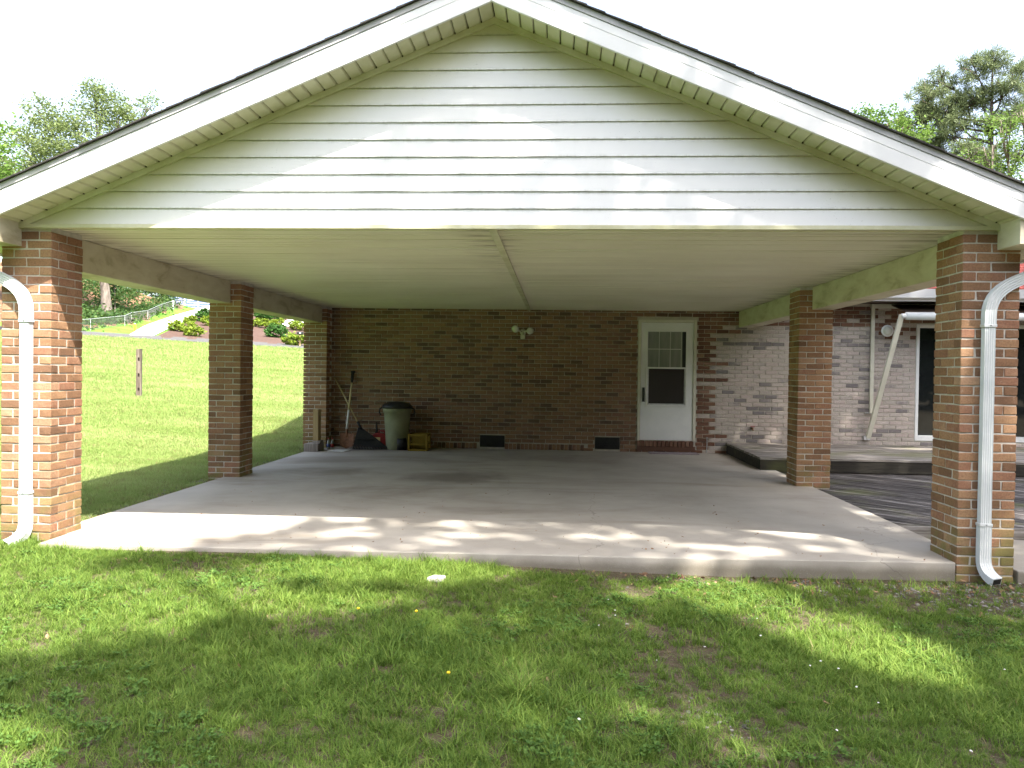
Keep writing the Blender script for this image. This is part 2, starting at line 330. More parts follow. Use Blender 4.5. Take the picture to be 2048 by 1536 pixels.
def deck_mat(name, cols, gx):
    mt, nt, bs = newmat(name); tc = nt.nodes.new('ShaderNodeTexCoord'); mp = nt.nodes.new('ShaderNodeMapping'); mp.inputs['Scale'].default_value = gx
    g = nt.nodes.new('ShaderNodeNewGeometry'); oi = nt.nodes.new('ShaderNodeObjectInfo')
    ad = N(nt, 'ShaderNodeVectorMath', operation='ADD'); nt.links.new(tc.outputs['Object'], ad.inputs[0])
    cb = nt.nodes.new('ShaderNodeCombineXYZ'); nt.links.new(math_(nt, 'MULTIPLY', oi.outputs['Random'], 40.), cb.inputs[0]); nt.links.new(cb.outputs[0], ad.inputs[1])
    nt.links.new(ad.outputs[0], mp.inputs[0])
    f = math_(nt, 'ADD', math_(nt, 'MULTIPLY', mrange(nt, noise(nt, mp.outputs[0], 6, 7, .65), .3, .7), .75), math_(nt, 'MULTIPLY', oi.outputs['Random'], .25))
    c = ramp(nt, f, cols)
    p, _ = wpos(nt); c = mix(nt, mrange(nt, noise(nt, p, .9, 4), .52, .7, 0, .55), c, (.13, .14, .045))
    nt.links.new(c, bs.inputs['Base Color']); bs.inputs['Roughness'].default_value = .85
    bump(nt, bs, noise(nt, mp.outputs[0], 14, 6, .7), .5, .01); return mt
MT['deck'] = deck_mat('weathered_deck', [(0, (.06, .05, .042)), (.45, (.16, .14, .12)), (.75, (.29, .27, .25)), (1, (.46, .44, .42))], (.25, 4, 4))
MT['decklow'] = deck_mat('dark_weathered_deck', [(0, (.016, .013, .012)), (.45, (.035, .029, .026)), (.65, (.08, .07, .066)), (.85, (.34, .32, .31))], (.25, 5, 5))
MT['deckside'] = deck_mat('dark_deck_skirt', [(0, (.012, .010, .008)), (.6, (.03, .026, .018)), (1, (.08, .072, .05))], (.3, 3, 3))  # near-black wood tones, darker than the deck boards
def lawn_mat():
    mt, nt, bs = newmat('lawn'); v, g = wpos(nt)
    s = nt.nodes.new('ShaderNodeSeparateXYZ'); nt.links.new(g.outputs['Position'], s.inputs[0])
    soil = ramp(nt, noise(nt, v, 16, 10, .75), [(.3, (.04, .028, .018)), (.5, (.085, .06, .04)), (.7, (.14, .105, .072))])
    gr = ramp(nt, noise(nt, v, 9, 6, .6), [(.3, (.05, .10, .018)), (.7, (.10, .17, .03))])
    near = mix(nt, mrange(nt, noise(nt, v, 55, 6, .75), .5, .62, 0, .6), soil, gr)
    near = mix(nt, mrange(nt, noise(nt, v, 140, 4, .7), .56, .64, 0, .5), near, (.3, .27, .23))
    vm, _ = wpos(nt, (.12, .05, .1)); 
    mp = nt.nodes.new('ShaderNodeMapping'); mp.inputs['Rotation'].default_value = (0, 0, .5); mp.inputs['Scale'].default_value = (.07, .55, .3)
    nt.links.new(g.outputs['Position'], mp.inputs[0])
    far = ramp(nt, noise(nt, mp.outputs[0], 1.6, 6, .6), [(.32, (.075, .19, .018)), (.5, (.11, .235, .028)), (.68, (.15, .27, .045))])
    far = mix(nt, mrange(nt, noise(nt, v, .22, 4), .58, .75, 0, .3), far, (.16, .26, .06))
    far = mix(nt, mrange(nt, noise(nt, v, 14, 6, .7), .4, .7, 0, .35), far, (.07, .15, .02))
    c = mix(nt, mrange(nt, s.outputs[0], -4.4, -6.5), near, far)
    nt.links.new(c, bs.inputs['Base Color']); bs.inputs['Roughness'].default_value = .9; bs.inputs['Specular IOR Level'].default_value = .15
    bump(nt, bs, noise(nt, v, 25, 8, .7), .8, .03); return mt
MT['lawn'] = lawn_mat()
# ------------------------------------------------------------------ terrain
def px_of(az): return 1024+FPX*np.tan(np.clip(az+YAW, -1.2, 1.2))
def elev(px, y):
    yh = 743.6-(1024-px)*.01303
    return (yh-y)/FPX/np.sqrt(1+((px-1024)/FPX)**2)
RD0, RD1, HD = 64., 69., 112.
PXT = [0, 165, 300, 400, 500, 600, 700]; Y1T = [520, 540, 592, 618, 627, 635, 645]
def H(x, y):
    x = np.asarray(x, float); y = np.asarray(y, float)
    dx, dy = x-CAM[0], y-CAM[1]; d = np.hypot(dx, dy)+1e-6; az = np.arctan2(dx, dy)
    base = -.088-.013*np.clip(x, -4, 4)-.03*sst(3.5, 6, x)
    base = base+(1-sst(.0, .5, y))*sst(-2.5, -.6, y)*(-.078-.03*np.clip(x, -1.6, 1.7)-.004-base)*(1-sst(3.9, 4.6, np.abs(x)))
    px = np.clip(px_of(np.clip(az, -1.0, .6)), 0, 700)
    y0 = 672+(px-170)*.0605; yr = 663+(px-165)*.062; y1 = np.interp(px, PXT, Y1T)
    z64 = 1.326+elev(px, y0)*RD0
    t = np.clip((d-13)/(RD0-13), 0, 1)
    z = base+(z64-base)*t**1.08
    z69 = 1.326+elev(px, yr)*RD1
    z = np.where(d > RD0, z64+(z69-z64)*np.clip((d-RD0)/(RD1-RD0), 0, 1), z)
    yy = yr+(y1-yr)*np.clip((d-RD1)/(HD-RD1), 0, 1)
    zh = 1.326+elev(px, yy)*np.minimum(d, HD)
    z = np.where(d > RD1, zh, z)
    w = sst(-1.9, -1.3, az)*(1-sst(.3, 1.0, az))
    return base+(z-base)*w
def hit(px, py):
    lo = None; d0 = 3.
    for d in np.arange(3., 130, .5):
        P = PD(px, py, d)
        if P[2] < H(P[0], P[1]): lo = d; break
    if lo is None: return PD(px, py, 112)
    a, b = lo-.5, lo
    for _ in range(20):
        c = (a+b)/2; P = PD(px, py, c)
        if P[2] < H(P[0], P[1]): b = c
        else: a = c
    P = PD(px, py, b); P[2] = H(P[0], P[1]); return P
rad = np.concatenate([np.arange(.3, 14, .5), np.arange(14, 63, 2.), [63, 64, 65, 67, 69, 70], np.arange(72, 116, 3.), [125, 150, 200, 300, 500, 900]])
azs = np.radians(np.concatenate([np.arange(-46, -8, 1.), np.arange(-8, 314, 4.)]))
A, R_ = np.meshgrid(azs, rad); GX = CAM[0]+R_*np.sin(A); GY = CAM[1]+R_*np.cos(A); GZ = H(GX, GY)
nr, na = R_.shape
V = np.stack([GX, GY, GZ], -1).reshape(-1, 3); V = np.vstack([V, [[CAM[0], CAM[1], float(H(CAM[0], CAM[1]))]]])
F = []; 
for i in range(nr-1):
    for j in range(na): F.append((i*na+j, i*na+(j+1) % na, (i+1)*na+(j+1) % na, (i+1)*na+j))
C0 = len(V)-1
me = bpy.data.meshes.new('ground'); me.from_pydata(V.tolist(), [], F+[(C0, (j+1) % na, j) for j in range(na)]); me.update()
bm = bmesh.new(); bm.from_mesh(me); bmesh.ops.recalc_face_normals(bm, faces=bm.faces)
if sum(f.normal.z for f in bm.faces) < 0: bmesh.ops.reverse_faces(bm, faces=bm.faces)
bm.to_mesh(me); bm.free()
me.materials.append(MT['lawn']); me.materials.append(MT['soil'])
FENCE = [(150, 664), (181, 661), (249.5, 652), (263, 645), (295.4, 639), (322, 625), (346.6, 618), (369, 610), (396, 610), (425, 606)]
for p in me.polygons:
    c = p.center; d = math.hypot(c.x-CAM[0], c.y-CAM[1])
    if d > 71 and d < 125:
        u, w_, k = proj(c)
        if k > 0 and u < 430:
            fy = np.interp(u, [a for a, b in FENCE], [b for a, b in FENCE])
            if w_ < fy-2: p.material_index = 1
struct(mkobj('ground', me, None, smooth=True))
def strip(name, left, right, mt, lift=.04, n=14):     # sheet between two pixel polylines, draped on the terrain
    m_ = MB(); vs = []
    def samp(pl, t):
        s = t*(len(pl)-1); i = min(int(s), len(pl)-2); f = s-i
        return (pl[i][0]*(1-f)+pl[i+1][0]*f, pl[i][1]*(1-f)+pl[i+1][1]*f)
    k = 8
    for i in range(n+1):
        a = samp(left, i/n); b = samp(right, i/n)
        for j in range(k+1):
            q = hit(a[0]+(b[0]-a[0])*j/k, a[1]+(b[1]-a[1])*j/k); q[2] += lift; vs.append(q)
    fs = [(i*(k+1)+j, i*(k+1)+j+1, (i+1)*(k+1)+j+1, (i+1)*(k+1)+j) for i in range(n) for j in range(k)]
    m_.add(vs, fs); return struct(m_.build(name, mt, smooth=True))
def ringstrip(name, d0, d1, a0, a1, mt, lift):
    m_ = MB(); n = 40; vs = []
    for i in range(n+1):
        a = math.radians(a0+(a1-a0)*i/n)
        for d in (d0, (d0+d1)/2, d1):
            x = CAM[0]+d*math.sin(a); y = CAM[1]+d*math.cos(a); vs.append((x, y, float(H(x, y))+lift))
    m_.add(vs, [(i*3+j, i*3+j+1, (i+1)*3+j+1, (i+1)*3+j) for i in range(n) for j in range(2)])
    return struct(m_.build(name, mt, smooth=True))
ringstrip('road', RD0+.2, RD1-.2, -60, 6, MT['asphalt'], .05)
strip('driveway', [(258, 671.5), (290, 652), (351, 631), (420, 612), (440, 608)], [(306, 673.5), (340, 657), (392, 632), (424, 621), (445, 616)], MT['drive'], .07)
strip('parking_pad', [(560, 648), (575, 641), (640, 638)], [(575, 655), (590, 650), (645, 650)], MT['drive'], .09)
strip('mulch_bed', [(308, 675.5), (345, 659), (395, 634), (440, 622), (500, 620)], [(660, 695), (660, 690), (655, 668), (650, 650), (640, 640)], MT['mulch'], .05, 20)
# ------------------------------------------------------------------ bricks
CH = 0.06773; BL, BH, BD = .194, .058, .092; PW = .397
def brick_mesh(L, D, Hh, seed):
    r = random.Random(seed); bm = bmesh.new(); bmesh.ops.create_cube(bm, size=1)
    bmesh.ops.scale(bm, vec=(L, D, Hh), verts=bm.verts)
    for v in bm.verts: v.co += Vector((r.uniform(-.003, .003), r.uniform(-.0025, .0025), r.uniform(-.003, .003)))
    bmesh.ops.bevel(bm, geom=list(bm.edges), offset=.004, segments=1, affect='EDGES', profile=.5)
    me = bpy.data.meshes.new('brick'); bm.to_mesh(me); bm.free(); return me
def bvars(mt, L=BL, D=BD, Hh=BH, n=5, seed=0):
    out = []
    for i in range(n):
        me = brick_mesh(L, D, Hh, seed+i); me.materials.append(mt); out.append(me)
    return out
BV = bvars(MT['brick']); BVW = bvars(MT['brickwash'], seed=20); BVD = bvars(MT['brickdoor'], seed=40)
def put_brick(mesh, loc, rz, parent, name='brick', off=(0, 0, 0)):
    o = bpy.data.objects.new(name, mesh); COL.objects.link(o); o.parent = parent
    o.location = Vector(loc)-Vector(off); o.rotation_euler = (0, 0, rz); return o
def join_bricks(items, name, mt, parent, off):
    """items: (mesh, loc, rz) -> one mesh"""
    Vs = []; Fs = []; n = 0
    for me, loc, rz in items:
        c, s = math.cos(rz), math.sin(rz)
        for v in me.vertices: Vs.append((v.co.x*c-v.co.y*s+loc[0], v.co.x*s+v.co.y*c+loc[1], v.co.z+loc[2]))
        for p in me.polygons: Fs.append(tuple(i+n for i in p.vertices))
        n += len(me.vertices)
    me = bpy.data.meshes.new(name); me.from_pydata(Vs, [], Fs); me.update(); me.materials.append(mt)
    o = bpy.data.objects.new(name, me); COL.objects.link(o); o.parent = parent; o.location = -Vector(off); o['kind'] = 'stuff'; return o
ZJ = 2.2158-40*CH     # joint datum
CEIL = 2.385
def pillar(xi, side, y0, label, phase=0, zbot=-.2):
    """side -1: left row (pillar extends to -x from inner face xi); +1: right row"""
    x0, x1 = (xi-PW, xi) if side < 0 else (xi, xi+PW)
    base = ((x0+x1)/2, y0+PW/2, 0)
    t = thing('brick_pillar', base, label, 'pillar', 'brick pillars holding up the carport roof')
    MB().box((x0+.005, y0+.005, zbot), (x1-.005, y0+PW-.005, CEIL)).build('mortar', MT['mortar'], t)
    k0 = int(math.floor((zbot-ZJ)/CH)); hidden = []
    for k in range(k0, 80):
        zc = ZJ+(k+.5)*CH
        if zc > CEIL-.02: break
        rowA = (k+phase) % 2 == 0
        A_ = []; 
        xm, ym = (x0+x1)/2, y0+PW/2
        if rowA:   # stretchers in front and back
            A_ = [(x0+BL/2, y0+BD/2, 0), (x1-BL/2, y0+BD/2, 0), (x0+BL/2, y0+PW-BD/2, 0), (x1-BL/2, y0+PW-BD/2, 0), (x0+BD/2, ym, 1), (x1-BD/2, ym, 1)]
        else:
            A_ = [(x0+BD/2, y0+BL/2, 1), (x0+BD/2, y0+PW-BL/2, 1), (x1-BD/2, y0+BL/2, 1), (x1-BD/2, y0+PW-BL/2, 1), (xm, y0+BD/2, 0), (xm, y0+PW-BD/2, 0)]
        for (bx, by, r) in A_:
            jx, jy = random.uniform(-.002, .002), random.uniform(-.002, .002)
            inner = (bx > xm-.02) if side < 0 else (bx < xm+.02)
            front = by < y0+.15
            vis = front or (inner and (abs(bx-(x1 if side < 0 else x0)) < .15))
            mesh = random.choice(BV); loc = (bx+jx, by+jy, zc); rz = r*math.pi/2+random.choice((0, math.pi))
            if vis and zc > -.15: put_brick(mesh, loc, rz, t, off=base)
            else: hidden.append((mesh, loc, rz))
    join_bricks(hidden, 'rear_bricks', MT['brick'], t, base)
    return t
XP = 3.3655
pillar(-XP, -1, 0.0, 'sunlit brick pillar with white downspout at its front, standing beside open lawn')
pillar(XP, 1, 0.0, 'shaded brick pillar with fluted white downspout at its front, standing beside the decking')
pillar(-XP+.012, -1, 3.57, 'brick pillar in shade standing alone at the lawn edge of the slab, no downspout', 1)
pillar(XP, 1, 3.80, 'brick pillar standing between concrete slab and dark wooden deck, no downspout', 1)
# ------------------------------------------------------------------ slab and pads
XS = 3.56
s = MB(); s.prism([(-XP+.003, -.15), (-1, -.12), (1, -.09), (XP-.003, .0), (XP-.003, .2), (XS, .395), (XS, 7.615), (-XS, 7.615), (-XS, .395), (-XP+.003, .2)], 2, -.22, 0)
struct(s.build('concrete_slab', MT['slab'], bevel=.008))
s = MB(); s.prism([(XP+PW+.02, -.02), (6.2, .02), (6.2, 1.1), (XP+PW+.02, 1.1)], 2, -.2, -.045)
struct(s.build('concrete_pad', MT['slab'], bevel=.008))
# ------------------------------------------------------------------ carport roof
roof = thing('carport_roof', (0, 0, CEIL), 'low gabled carport roof with white clapboard gable end, stained soffit and flat panelled ceiling', 'carport roof')
SL = .4167; ZA = 3.915; XE = 4.05; YO = -.3
zr = lambda x: ZA-SL*abs(x)
nb = 12; bh = (ZA-2.395)/nb
for i in range(nb):
    z0 = 2.395+i*bh; z1 = z0+bh
    xa = (ZA-z0)/SL; xb = max((ZA-z1)/SL, .001)
    m_ = MB(); yb, yt = -.022, -.010
    m_.add([(-xa, yb, z0), (xa, yb, z0), (xb, yt, z1), (-xb, yt, z1), (-xa, -.004, z0+.002), (xa, -.004, z0+.002), (xb, .0, z1), (-xb, .0, z1)],
           [(0, 1, 2, 3), (4, 5, 1, 0), (7, 6, 5, 4), (3, 2, 6, 7), (0, 3, 7, 4), (1, 5, 6, 2)])
    m_.build('siding_board', MT['siding'], roof)
MB().add([(-3.64, .006, 2.39), (3.64, .006, 2.39), (0, .006, ZA), (-3.64, .05, 2.39), (3.64, .05, 2.39), (0, .05, ZA)], [(0, 1, 2), (5, 4, 3), (0, 3, 4, 1), (1, 4, 5, 2), (2, 5, 3, 0)]).build('gable_backing', MT['white'], roof)
MB().box((-3.62, -.034, 2.372), (3.62, .012, 2.4)).build('gable_base_trim', MT['trim'], roof)
for sgn in (-1, 1):
    # frieze trim along the rake, 2 pieces slightly proud
    m_ = MB(); w = .05
    m_.add([(0, -.036, ZA), (sgn*3.66, -.036, zr(3.66)), (sgn*3.66, -.036, zr(3.66)-w), (0, -.036, ZA-w), (0, .004, ZA), (sgn*3.66, .004, zr(3.66)), (sgn*3.66, .004, zr(3.66)-w), (0, .004, ZA-w)],
           [(0, 1, 2, 3), (7, 6, 5, 4), (0, 4, 5, 1), (3, 2, 6, 7), (1, 5, 6, 2), (0, 3, 7, 4)])
    m_.build('frieze_trim', MT['trim'], roof)
    sof = MB().add([(0, YO+.02, ZA+.03), (sgn*XE, YO+.02, zr(XE)+.03), (sgn*XE, .06, zr(XE)+.03), (0, .06, ZA+.03), (0, YO+.02, ZA+.02), (sgn*XE, YO+.02, zr(XE)+.02), (sgn*XE, .06, zr(XE)+.02), (0, .06, ZA+.02)],
                   [(0, 1, 2, 3), (7, 6, 5, 4), (0, 4, 5, 1), (1, 5, 6, 2), (2, 6, 7, 3), (3, 7, 4, 0)]).build('soffit', MT['dirt'], roof)
    px_ = .0965; n = int(XE/px_)
    for i in range(n):
        xa, xb = i*px_+.004, (i+1)*px_-.002
        m_ = MB(); a, b = -.004*(i % 2), 0
        q = [(sgn*xa, zr(xa)+.004), (sgn*(xa+.008), zr(xa+.008)-.006), (sgn*(xb-.008), zr(xb-.008)-.006), (sgn*xb, zr(xb)+.004), (sgn*xb, zr(xb)+.018), (sgn*xa, zr(xa)+.018)]
        m_.prism(q, 1, YO+.022, -.002); m_.build('soffit_panel', MT['soffit'], sof)
        if i % 2 == 0 or random.random() < .5:
            MB().box((sgn*xb-.004, -.043-random.uniform(0, .01), zr(xb)-.009), (sgn*xb+.004, -.0365, zr(xb)+.002)).build('dirt_spot', MT['dirt'], sof)
    # fascia, drip edge, deck, shingles
    def rake(name, zlo, zhi, y0, y1, mt, x0=0., x1=XE, bev=0):
        m_ = MB(); 
        v = []
        for y in (y0, y1):
            v += [(sgn*x0, y, zr(x0)+zlo), (sgn*x1, y, zr(x1)+zlo), (sgn*x1, y, zr(x1)+zhi), (sgn*x0, y, zr(x0)+zhi)]
        m_.add(v, [(0, 1, 2, 3), (7, 6, 5, 4), (0, 4, 5, 1), (1, 5, 6, 2), (2, 6, 7, 3), (3, 7, 4, 0)])
        return m_.build(name, mt, roof, bevel=bev)
    cuts = (0, 1.02, XE) if sgn > 0 else (0, .95, 2.48, XE)
    for a, b in zip(cuts[:-1], cuts[1:]):
        rake('fascia_board', -.012, .095, YO-.002, YO+.022, MT['fascia'], a+.001, b+.006, .003)
        rake('fascia_board', .0955, .160, YO-.0035, YO+.022, MT['fascia'], a+.001, b+.006, .003)
    rake('drip_edge', .162, .202, YO-.011, YO+.03, MT['drip'])
    rake('roof_deck', .04, .195, YO+.024, 9.6, MT['white'])
    ncs = 32; ex = XE/ncs
    for i in range(ncs):
        xa, xb = i*ex, (i+1)*ex+.03
        m_ = MB(); dz = .004; jy = random.uniform(-.006, .006)
        v = []
        for y in (YO-.034+jy, 9.6):
            v += [(sgn*xa, y, zr(xa)+.204), (sgn*xb, y, zr(xb)+.2045), (sgn*xb, y, zr(xb)+.217), (sgn*xa, y, zr(xa)+.211)]
        m_.add(v, [(0, 1, 2, 3), (7, 6, 5, 4), (0, 4, 5, 1), (1, 5, 6, 2), (2, 6, 7, 3), (3, 7, 4, 0)])
        m_.build('shingle_course', MT['shingle'], roof)
    # eave: boxed return, level soffit, eave fascia, gutter
    q = [(sgn*3.6, 2.235), (sgn*(XE-.01), 2.235), (sgn*(XE-.01), zr(XE)+.012), (sgn*3.6, zr(3.6)+.016)]
    MB().prism(q, 1, YO+.023, -.001).build('eave_return', MT['beam'], roof)
    MB().prism([(sgn*3.77, 2.235), (sgn*(XE-.01), 2.235), (sgn*(XE-.01), 2.25), (sgn*3.77, 2.25)], 1, .001, 7.6).build('eave_soffit', MT['soffit'], roof)
    MB().prism([(sgn*XE, 2.215), (sgn*(XE+.02), 2.215), (sgn*(XE+.02), zr(XE)+.15), (sgn*XE, zr(XE)+.15)], 1, YO, 7.6).build('eave_fascia', MT['fascia'], roof)
    MB().prism([(sgn*(XE+.022), 2.26), (sgn*(XE+.1), 2.26), (sgn*(XE+.14), 2.375), (sgn*(XE+.13), 2.375), (sgn*(XE+.095), 2.272), (sgn*(XE+.032), 2.272), (sgn*(XE+.032), 2.38), (sgn*(XE+.022), 2.38)], 1, YO-.01, 7.6).build('gutter', MT['down'], roof)
    # ceiling half: grooved planks
    m_ = MB(); y = .013; pitch = .1
    xo = sgn*3.62; xi_ = sgn*.028
    while y < 7.61:
        y1 = min(y+pitch, 7.615); g_ = .011; dz = random.uniform(-.004, .002)
        lo, hi = min(xo, xi_), max(xo, xi_)
        prof = [(y+.004, CEIL+.0145), (y+.005, CEIL+.008), (y+g_, CEIL+dz), (y1-g_, CEIL+dz), (y1-.005, CEIL+.008), (y1-.004, CEIL+.0145)]
        if y1-y > .05: m_.prism(prof, 0, lo, hi)
        y += pitch
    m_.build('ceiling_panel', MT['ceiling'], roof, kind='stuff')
    # beams between the pillars
    bx0, bx1 = (-3.76, -3.48) if sgn < 0 else (3.515, 3.76)
    segs = ((PW+.003, 3.567), (3.57+PW+.003, 7.297)) if sgn < 0 else ((PW+.003, 3.797), (3.8+PW+.003, 7.61))
    for a, b in segs: MB().box((bx0, a, 2.112), (bx1, b, CEIL-.003)).build('beam', MT['beam'], roof, bevel=.006)
MB().box((-.03, -.0, CEIL-.012), (.03, 7.61, CEIL+.012)).build('ceiling_trim', MT['trim'], roof, bevel=.003)
MB().box((-3.62, .013, CEIL+.016), (3.62, 7.6, CEIL+.03)).build('ceiling_backing', MT['dirt'], roof)
# ------------------------------------------------------------------ house
YW = 7.62
house = thing('house', (3, 10.5, 0), 'single-storey brick house with white storm door and part whitewashed wall behind the carport', 'house')
wall = bpy.data.objects.new('wall', None)
bx = MB()
DX0, DX1, DZ0, DZ1 = 1.848, 2.826, .195, 2.24
SX0, SX1, SZ0, SZ1 = 6.42, 8.35, .27, 2.2
ZT = 2.54; XW0, XW1 = -3.76, 10.5
yc0, yc1 = YW+.006, YW+.2
for (a, b, c, d) in ((XW0, DX0, -.25, ZT), (DX0, DX1, -.25, DZ0), (DX0, DX1, DZ1, ZT), (DX1, SX0, -.25, ZT), (SX0, SX1, -.25, SZ0), (SX0, SX1, SZ1, ZT), (SX1, XW1, -.25, ZT)):
    bx.box((a, yc0, c), (b, yc1, d))
wall = bx.build('wall', MT['mortardark'], house)
WOFF = Vector((3, 10.5, 0))+wall.location
VENTS = [(-.816, -.393, .035, .237), (1.144, 1.561, .035, .237)]
vis = []; rest = {'b': [], 'w': [], 'd': []}
k0 = int(math.floor((-.1-ZJ)/CH))
for k in range(k0, 90):
    zc = ZJ+(k+.5)*CH
    if zc > ZT-.03: break
    x = XW0+(0 if k % 2 else -.102)
    while x < XW1:
        a, b = x, x+BL; xc = x+BL/2; x += .2035
        a = max(a, XW0+.0)
        # cut at openings
        for (o0, o1, z0, z1) in ((DX0-.004, DX1+.004, DZ0-.1, DZ1), (SX0-.004, SX1+.004, SZ0-.02, SZ1), *[(v[0]-.006, v[1]+.006, v[2]-.02, v[3]+.0) for v in VENTS]):
            if z0 < zc+.02 and zc-.02 < z1 and b > o0 and a < o1:
                if a < o0 and o0-a > .03: b = o0
                elif b > o1 and b-o1 > .03: a = o1
                else: a = b
        if b-a < .03: continue
        if zc < .1 and -1.62 < (a+b)/2 < .95: continue          # rowlock course instead
        thr = 3.12+(.1 if k % 2 else -.1)+.55*float(sst(1.95, 2.25, zc))+random.gauss(0, .07)
        kind = 'b'
        xm = (a+b)/2
        if xm > DX1 and xm < thr: kind = 'd'
        elif xm >= thr:
            kind = 'w'
            if (zc > 2.18 or (xm > 5.75 and zc > 1.95)) and random.random() < .8: kind = 'd'
        full = b-a > .185
        pj = proj((xm, YW, zc)); u, w_ = pj[0], pj[1]
        inview = (610 < u < 1572 or 1668 < u < 1834) and 620 < w_ < 900
        it = ((a+b)/2, YW+BD/2-.004+random.uniform(-.0015, .0015), zc, b-a, kind)
        if inview and full: vis.append((FPX*FPX/pj[2]**2*(1+(u-1024)/FPX*math.tan(YAW)), it))
        else: rest[kind].append(it)
vis.sort(key=lambda q: -q[0])
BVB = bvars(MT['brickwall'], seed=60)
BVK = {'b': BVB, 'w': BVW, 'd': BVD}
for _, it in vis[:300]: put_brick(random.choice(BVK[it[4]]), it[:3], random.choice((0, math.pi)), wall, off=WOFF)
for _, it in vis[300:]: rest[it[4]].append(it)
cutm = {}
for kd, items in rest.items():
    L_ = []
    for (x, y, z, ln, _) in items:
        if ln > .185: me_ = random.choice(BVK[kd])
        else:
            key = (kd, round(ln, 2))
            if key not in cutm: cutm[key] = brick_mesh(max(.025, key[1]-.004), BD, BH, 77)
            me_ = cutm[key]
        L_.append((me_, (x, y, z), 0))
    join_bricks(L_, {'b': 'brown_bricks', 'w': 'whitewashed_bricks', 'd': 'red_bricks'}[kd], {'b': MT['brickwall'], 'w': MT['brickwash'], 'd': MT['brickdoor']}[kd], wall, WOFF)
# rowlock bricks along the wall foot and the door sill
rl = bvars(MT['brickwall'], .058, .1, .094, 3, 90); x = -1.58
while x < .93:
    if not any(v[0]-.03 < x < v[1]+.03 for v in VENTS): put_brick(random.choice(rl), (x, YW+.045, .052), 0, wall, off=WOFF)
    x += .0678
rl = bvars(MT['sill'], .058, .14, .09, 3, 95); x = DX0+.03
while x < DX1-.02:
    put_brick(random.choice(rl), (x, YW+.02, .148), 0, wall, off=WOFF); x += .0678
MB().box((DX0+.003, YW-.03, .02), (DX1-.003, YW+.0055, .1)).build('step', MT['brickdoor'], wall)
# pilaster at the wall's left end
pm = MB().box((-XP-PW+.005, 7.305, -.2), (-XP-.035-.005, YW+.005, CEIL-.002)).build('pilaster', MT['mortar'], house)
POFF = Vector((3, 10.5, 0))+pm.location; hid = []
for k in range(k0, 80):
    zc = ZJ+(k+.5)*CH
    if zc > CEIL-.02: break
    xr = -XP-.035; xl = xr-PW
    if k % 2: lst = [(xl+BL/2, 7.30+BD/2, 0), (xr-BL/2, 7.30+BD/2, 0), (xr-BD/2, 7.30+.2, 1)]
    else: lst = [((xl+xr)/2, 7.30+BD/2, 0), (xr-BD/2, 7.30+BL/2, 1), (xl+BD/2, 7.30+BL/2, 1)]
    for (bx_, by_, r) in lst:
        if zc > 0: put_brick(random.choice(BV), (bx_, by_, zc), r*math.pi/2, pm, off=POFF)
# storm door
door = MB()
for (a, b, c, d) in ((DX0+.002, DX0+.05, DZ0, DZ1-.002), (DX1-.05, DX1-.002, DZ0, DZ1-.002), (DX0+.052, DX1-.052, DZ1-.05, DZ1-.002)): door.box((a, YW-.02, c), (b, YW+.1, d))
dr = door.build('door', MT['cream'], house, bevel=.004)
A0, A1 = DX0+.055, DX1-.055
G0, G1, GT, GB, GM = 2.012, 2.648, 2.036, .80, 1.424
lf = MB()
for (a, b, c, d) in ((A0, G0-.03, DZ0+.008, DZ1-.055), (G1+.03, A1, DZ0+.008, DZ1-.055), (G0-.03, G1+.03, GT+.03, DZ1-.055), (G0-.03, G1+.03, DZ0+.008, GB-.03)): lf.box((a, YW, c), (b, YW+.035, d))
MB.build(lf, 'door_leaf', MT['white'], dr)
fr = MB()
for (a, b, c, d) in ((G0-.03, G0, GB-.03, GT+.03), (G1, G1+.03, GB-.03, GT+.03), (G0, G1, GT, GT+.03), (G0, G1, GB-.03, GB), (G0, G1, GM-.014, GM+.014)): fr.box((a, YW-.012, c), (b, YW+.036, d))
fr.build('window_frame', MT['white'], dr, bevel=.003)
MB().box((G0, YW+.012, GM+.014), (G1, YW+.016, GT)).build('upper_pane', MT['curtain'], dr)
MB().box((G0, YW+.012, GB), (G1, YW+.016, GM-.014)).build('lower_pane', MT['screen'], dr)
for (a, b, c, d) in ((G0, G0+.02, GB, GM-.014), (G1-.02, G1, GB, GM-.014), (G0+.02, G1-.02, GB, GB+.022)): MB().box((a, YW+.004, c), (b, YW+.0115, d)).build('screen_frame', MT['steel'], dr)
for xx in (G0+.19, G0+.375, G0+.56): MB().box((xx-.004, YW+.006, GM+.014), (xx+.004, YW+.0115, GT)).build('muntin', MT['lampglass'], dr)
MB().box((G0, YW+.004, 1.735), (G0+.56, YW+.0055, 1.747)).build('muntin', MT['lampglass'], dr)
MB().box((G0+.58, YW+.003, GM+.014), (G1, YW+.0058, GT)).build('gap_shade_strip', MT['black'], dr)  # black strip stands in for the shadowed gap beside the pane
MB().tube([(A0+.045, YW-.004, .86), (A0+.045, YW-.045, .90), (A0+.045, YW-.05, .98), (A0+.045, YW-.045, 1.05), (A0+.045, YW-.004, 1.08)], [.012, .014, .016, .014, .012], 8).build('handle', MT['black'], dr, True)
MB().box((A0+.025, YW-.006, .85), (A0+.065, YW-.0005, 1.09)).build('handle_plate', MT['black'], dr, bevel=.003)
for v in VENTS:
    vt = MB().box((v[0], YW-.004, v[2]), (v[1], YW+.02, v[3])).build('crawlspace_vent', MT['black'], house)
    for i in range(7):
        z = v[2]+.018+i*.026; MB().box((v[0]+.012, YW-.012, z), (v[1]-.012, YW-.0045, z+.012)).build('louvre', MT['black'], vt)
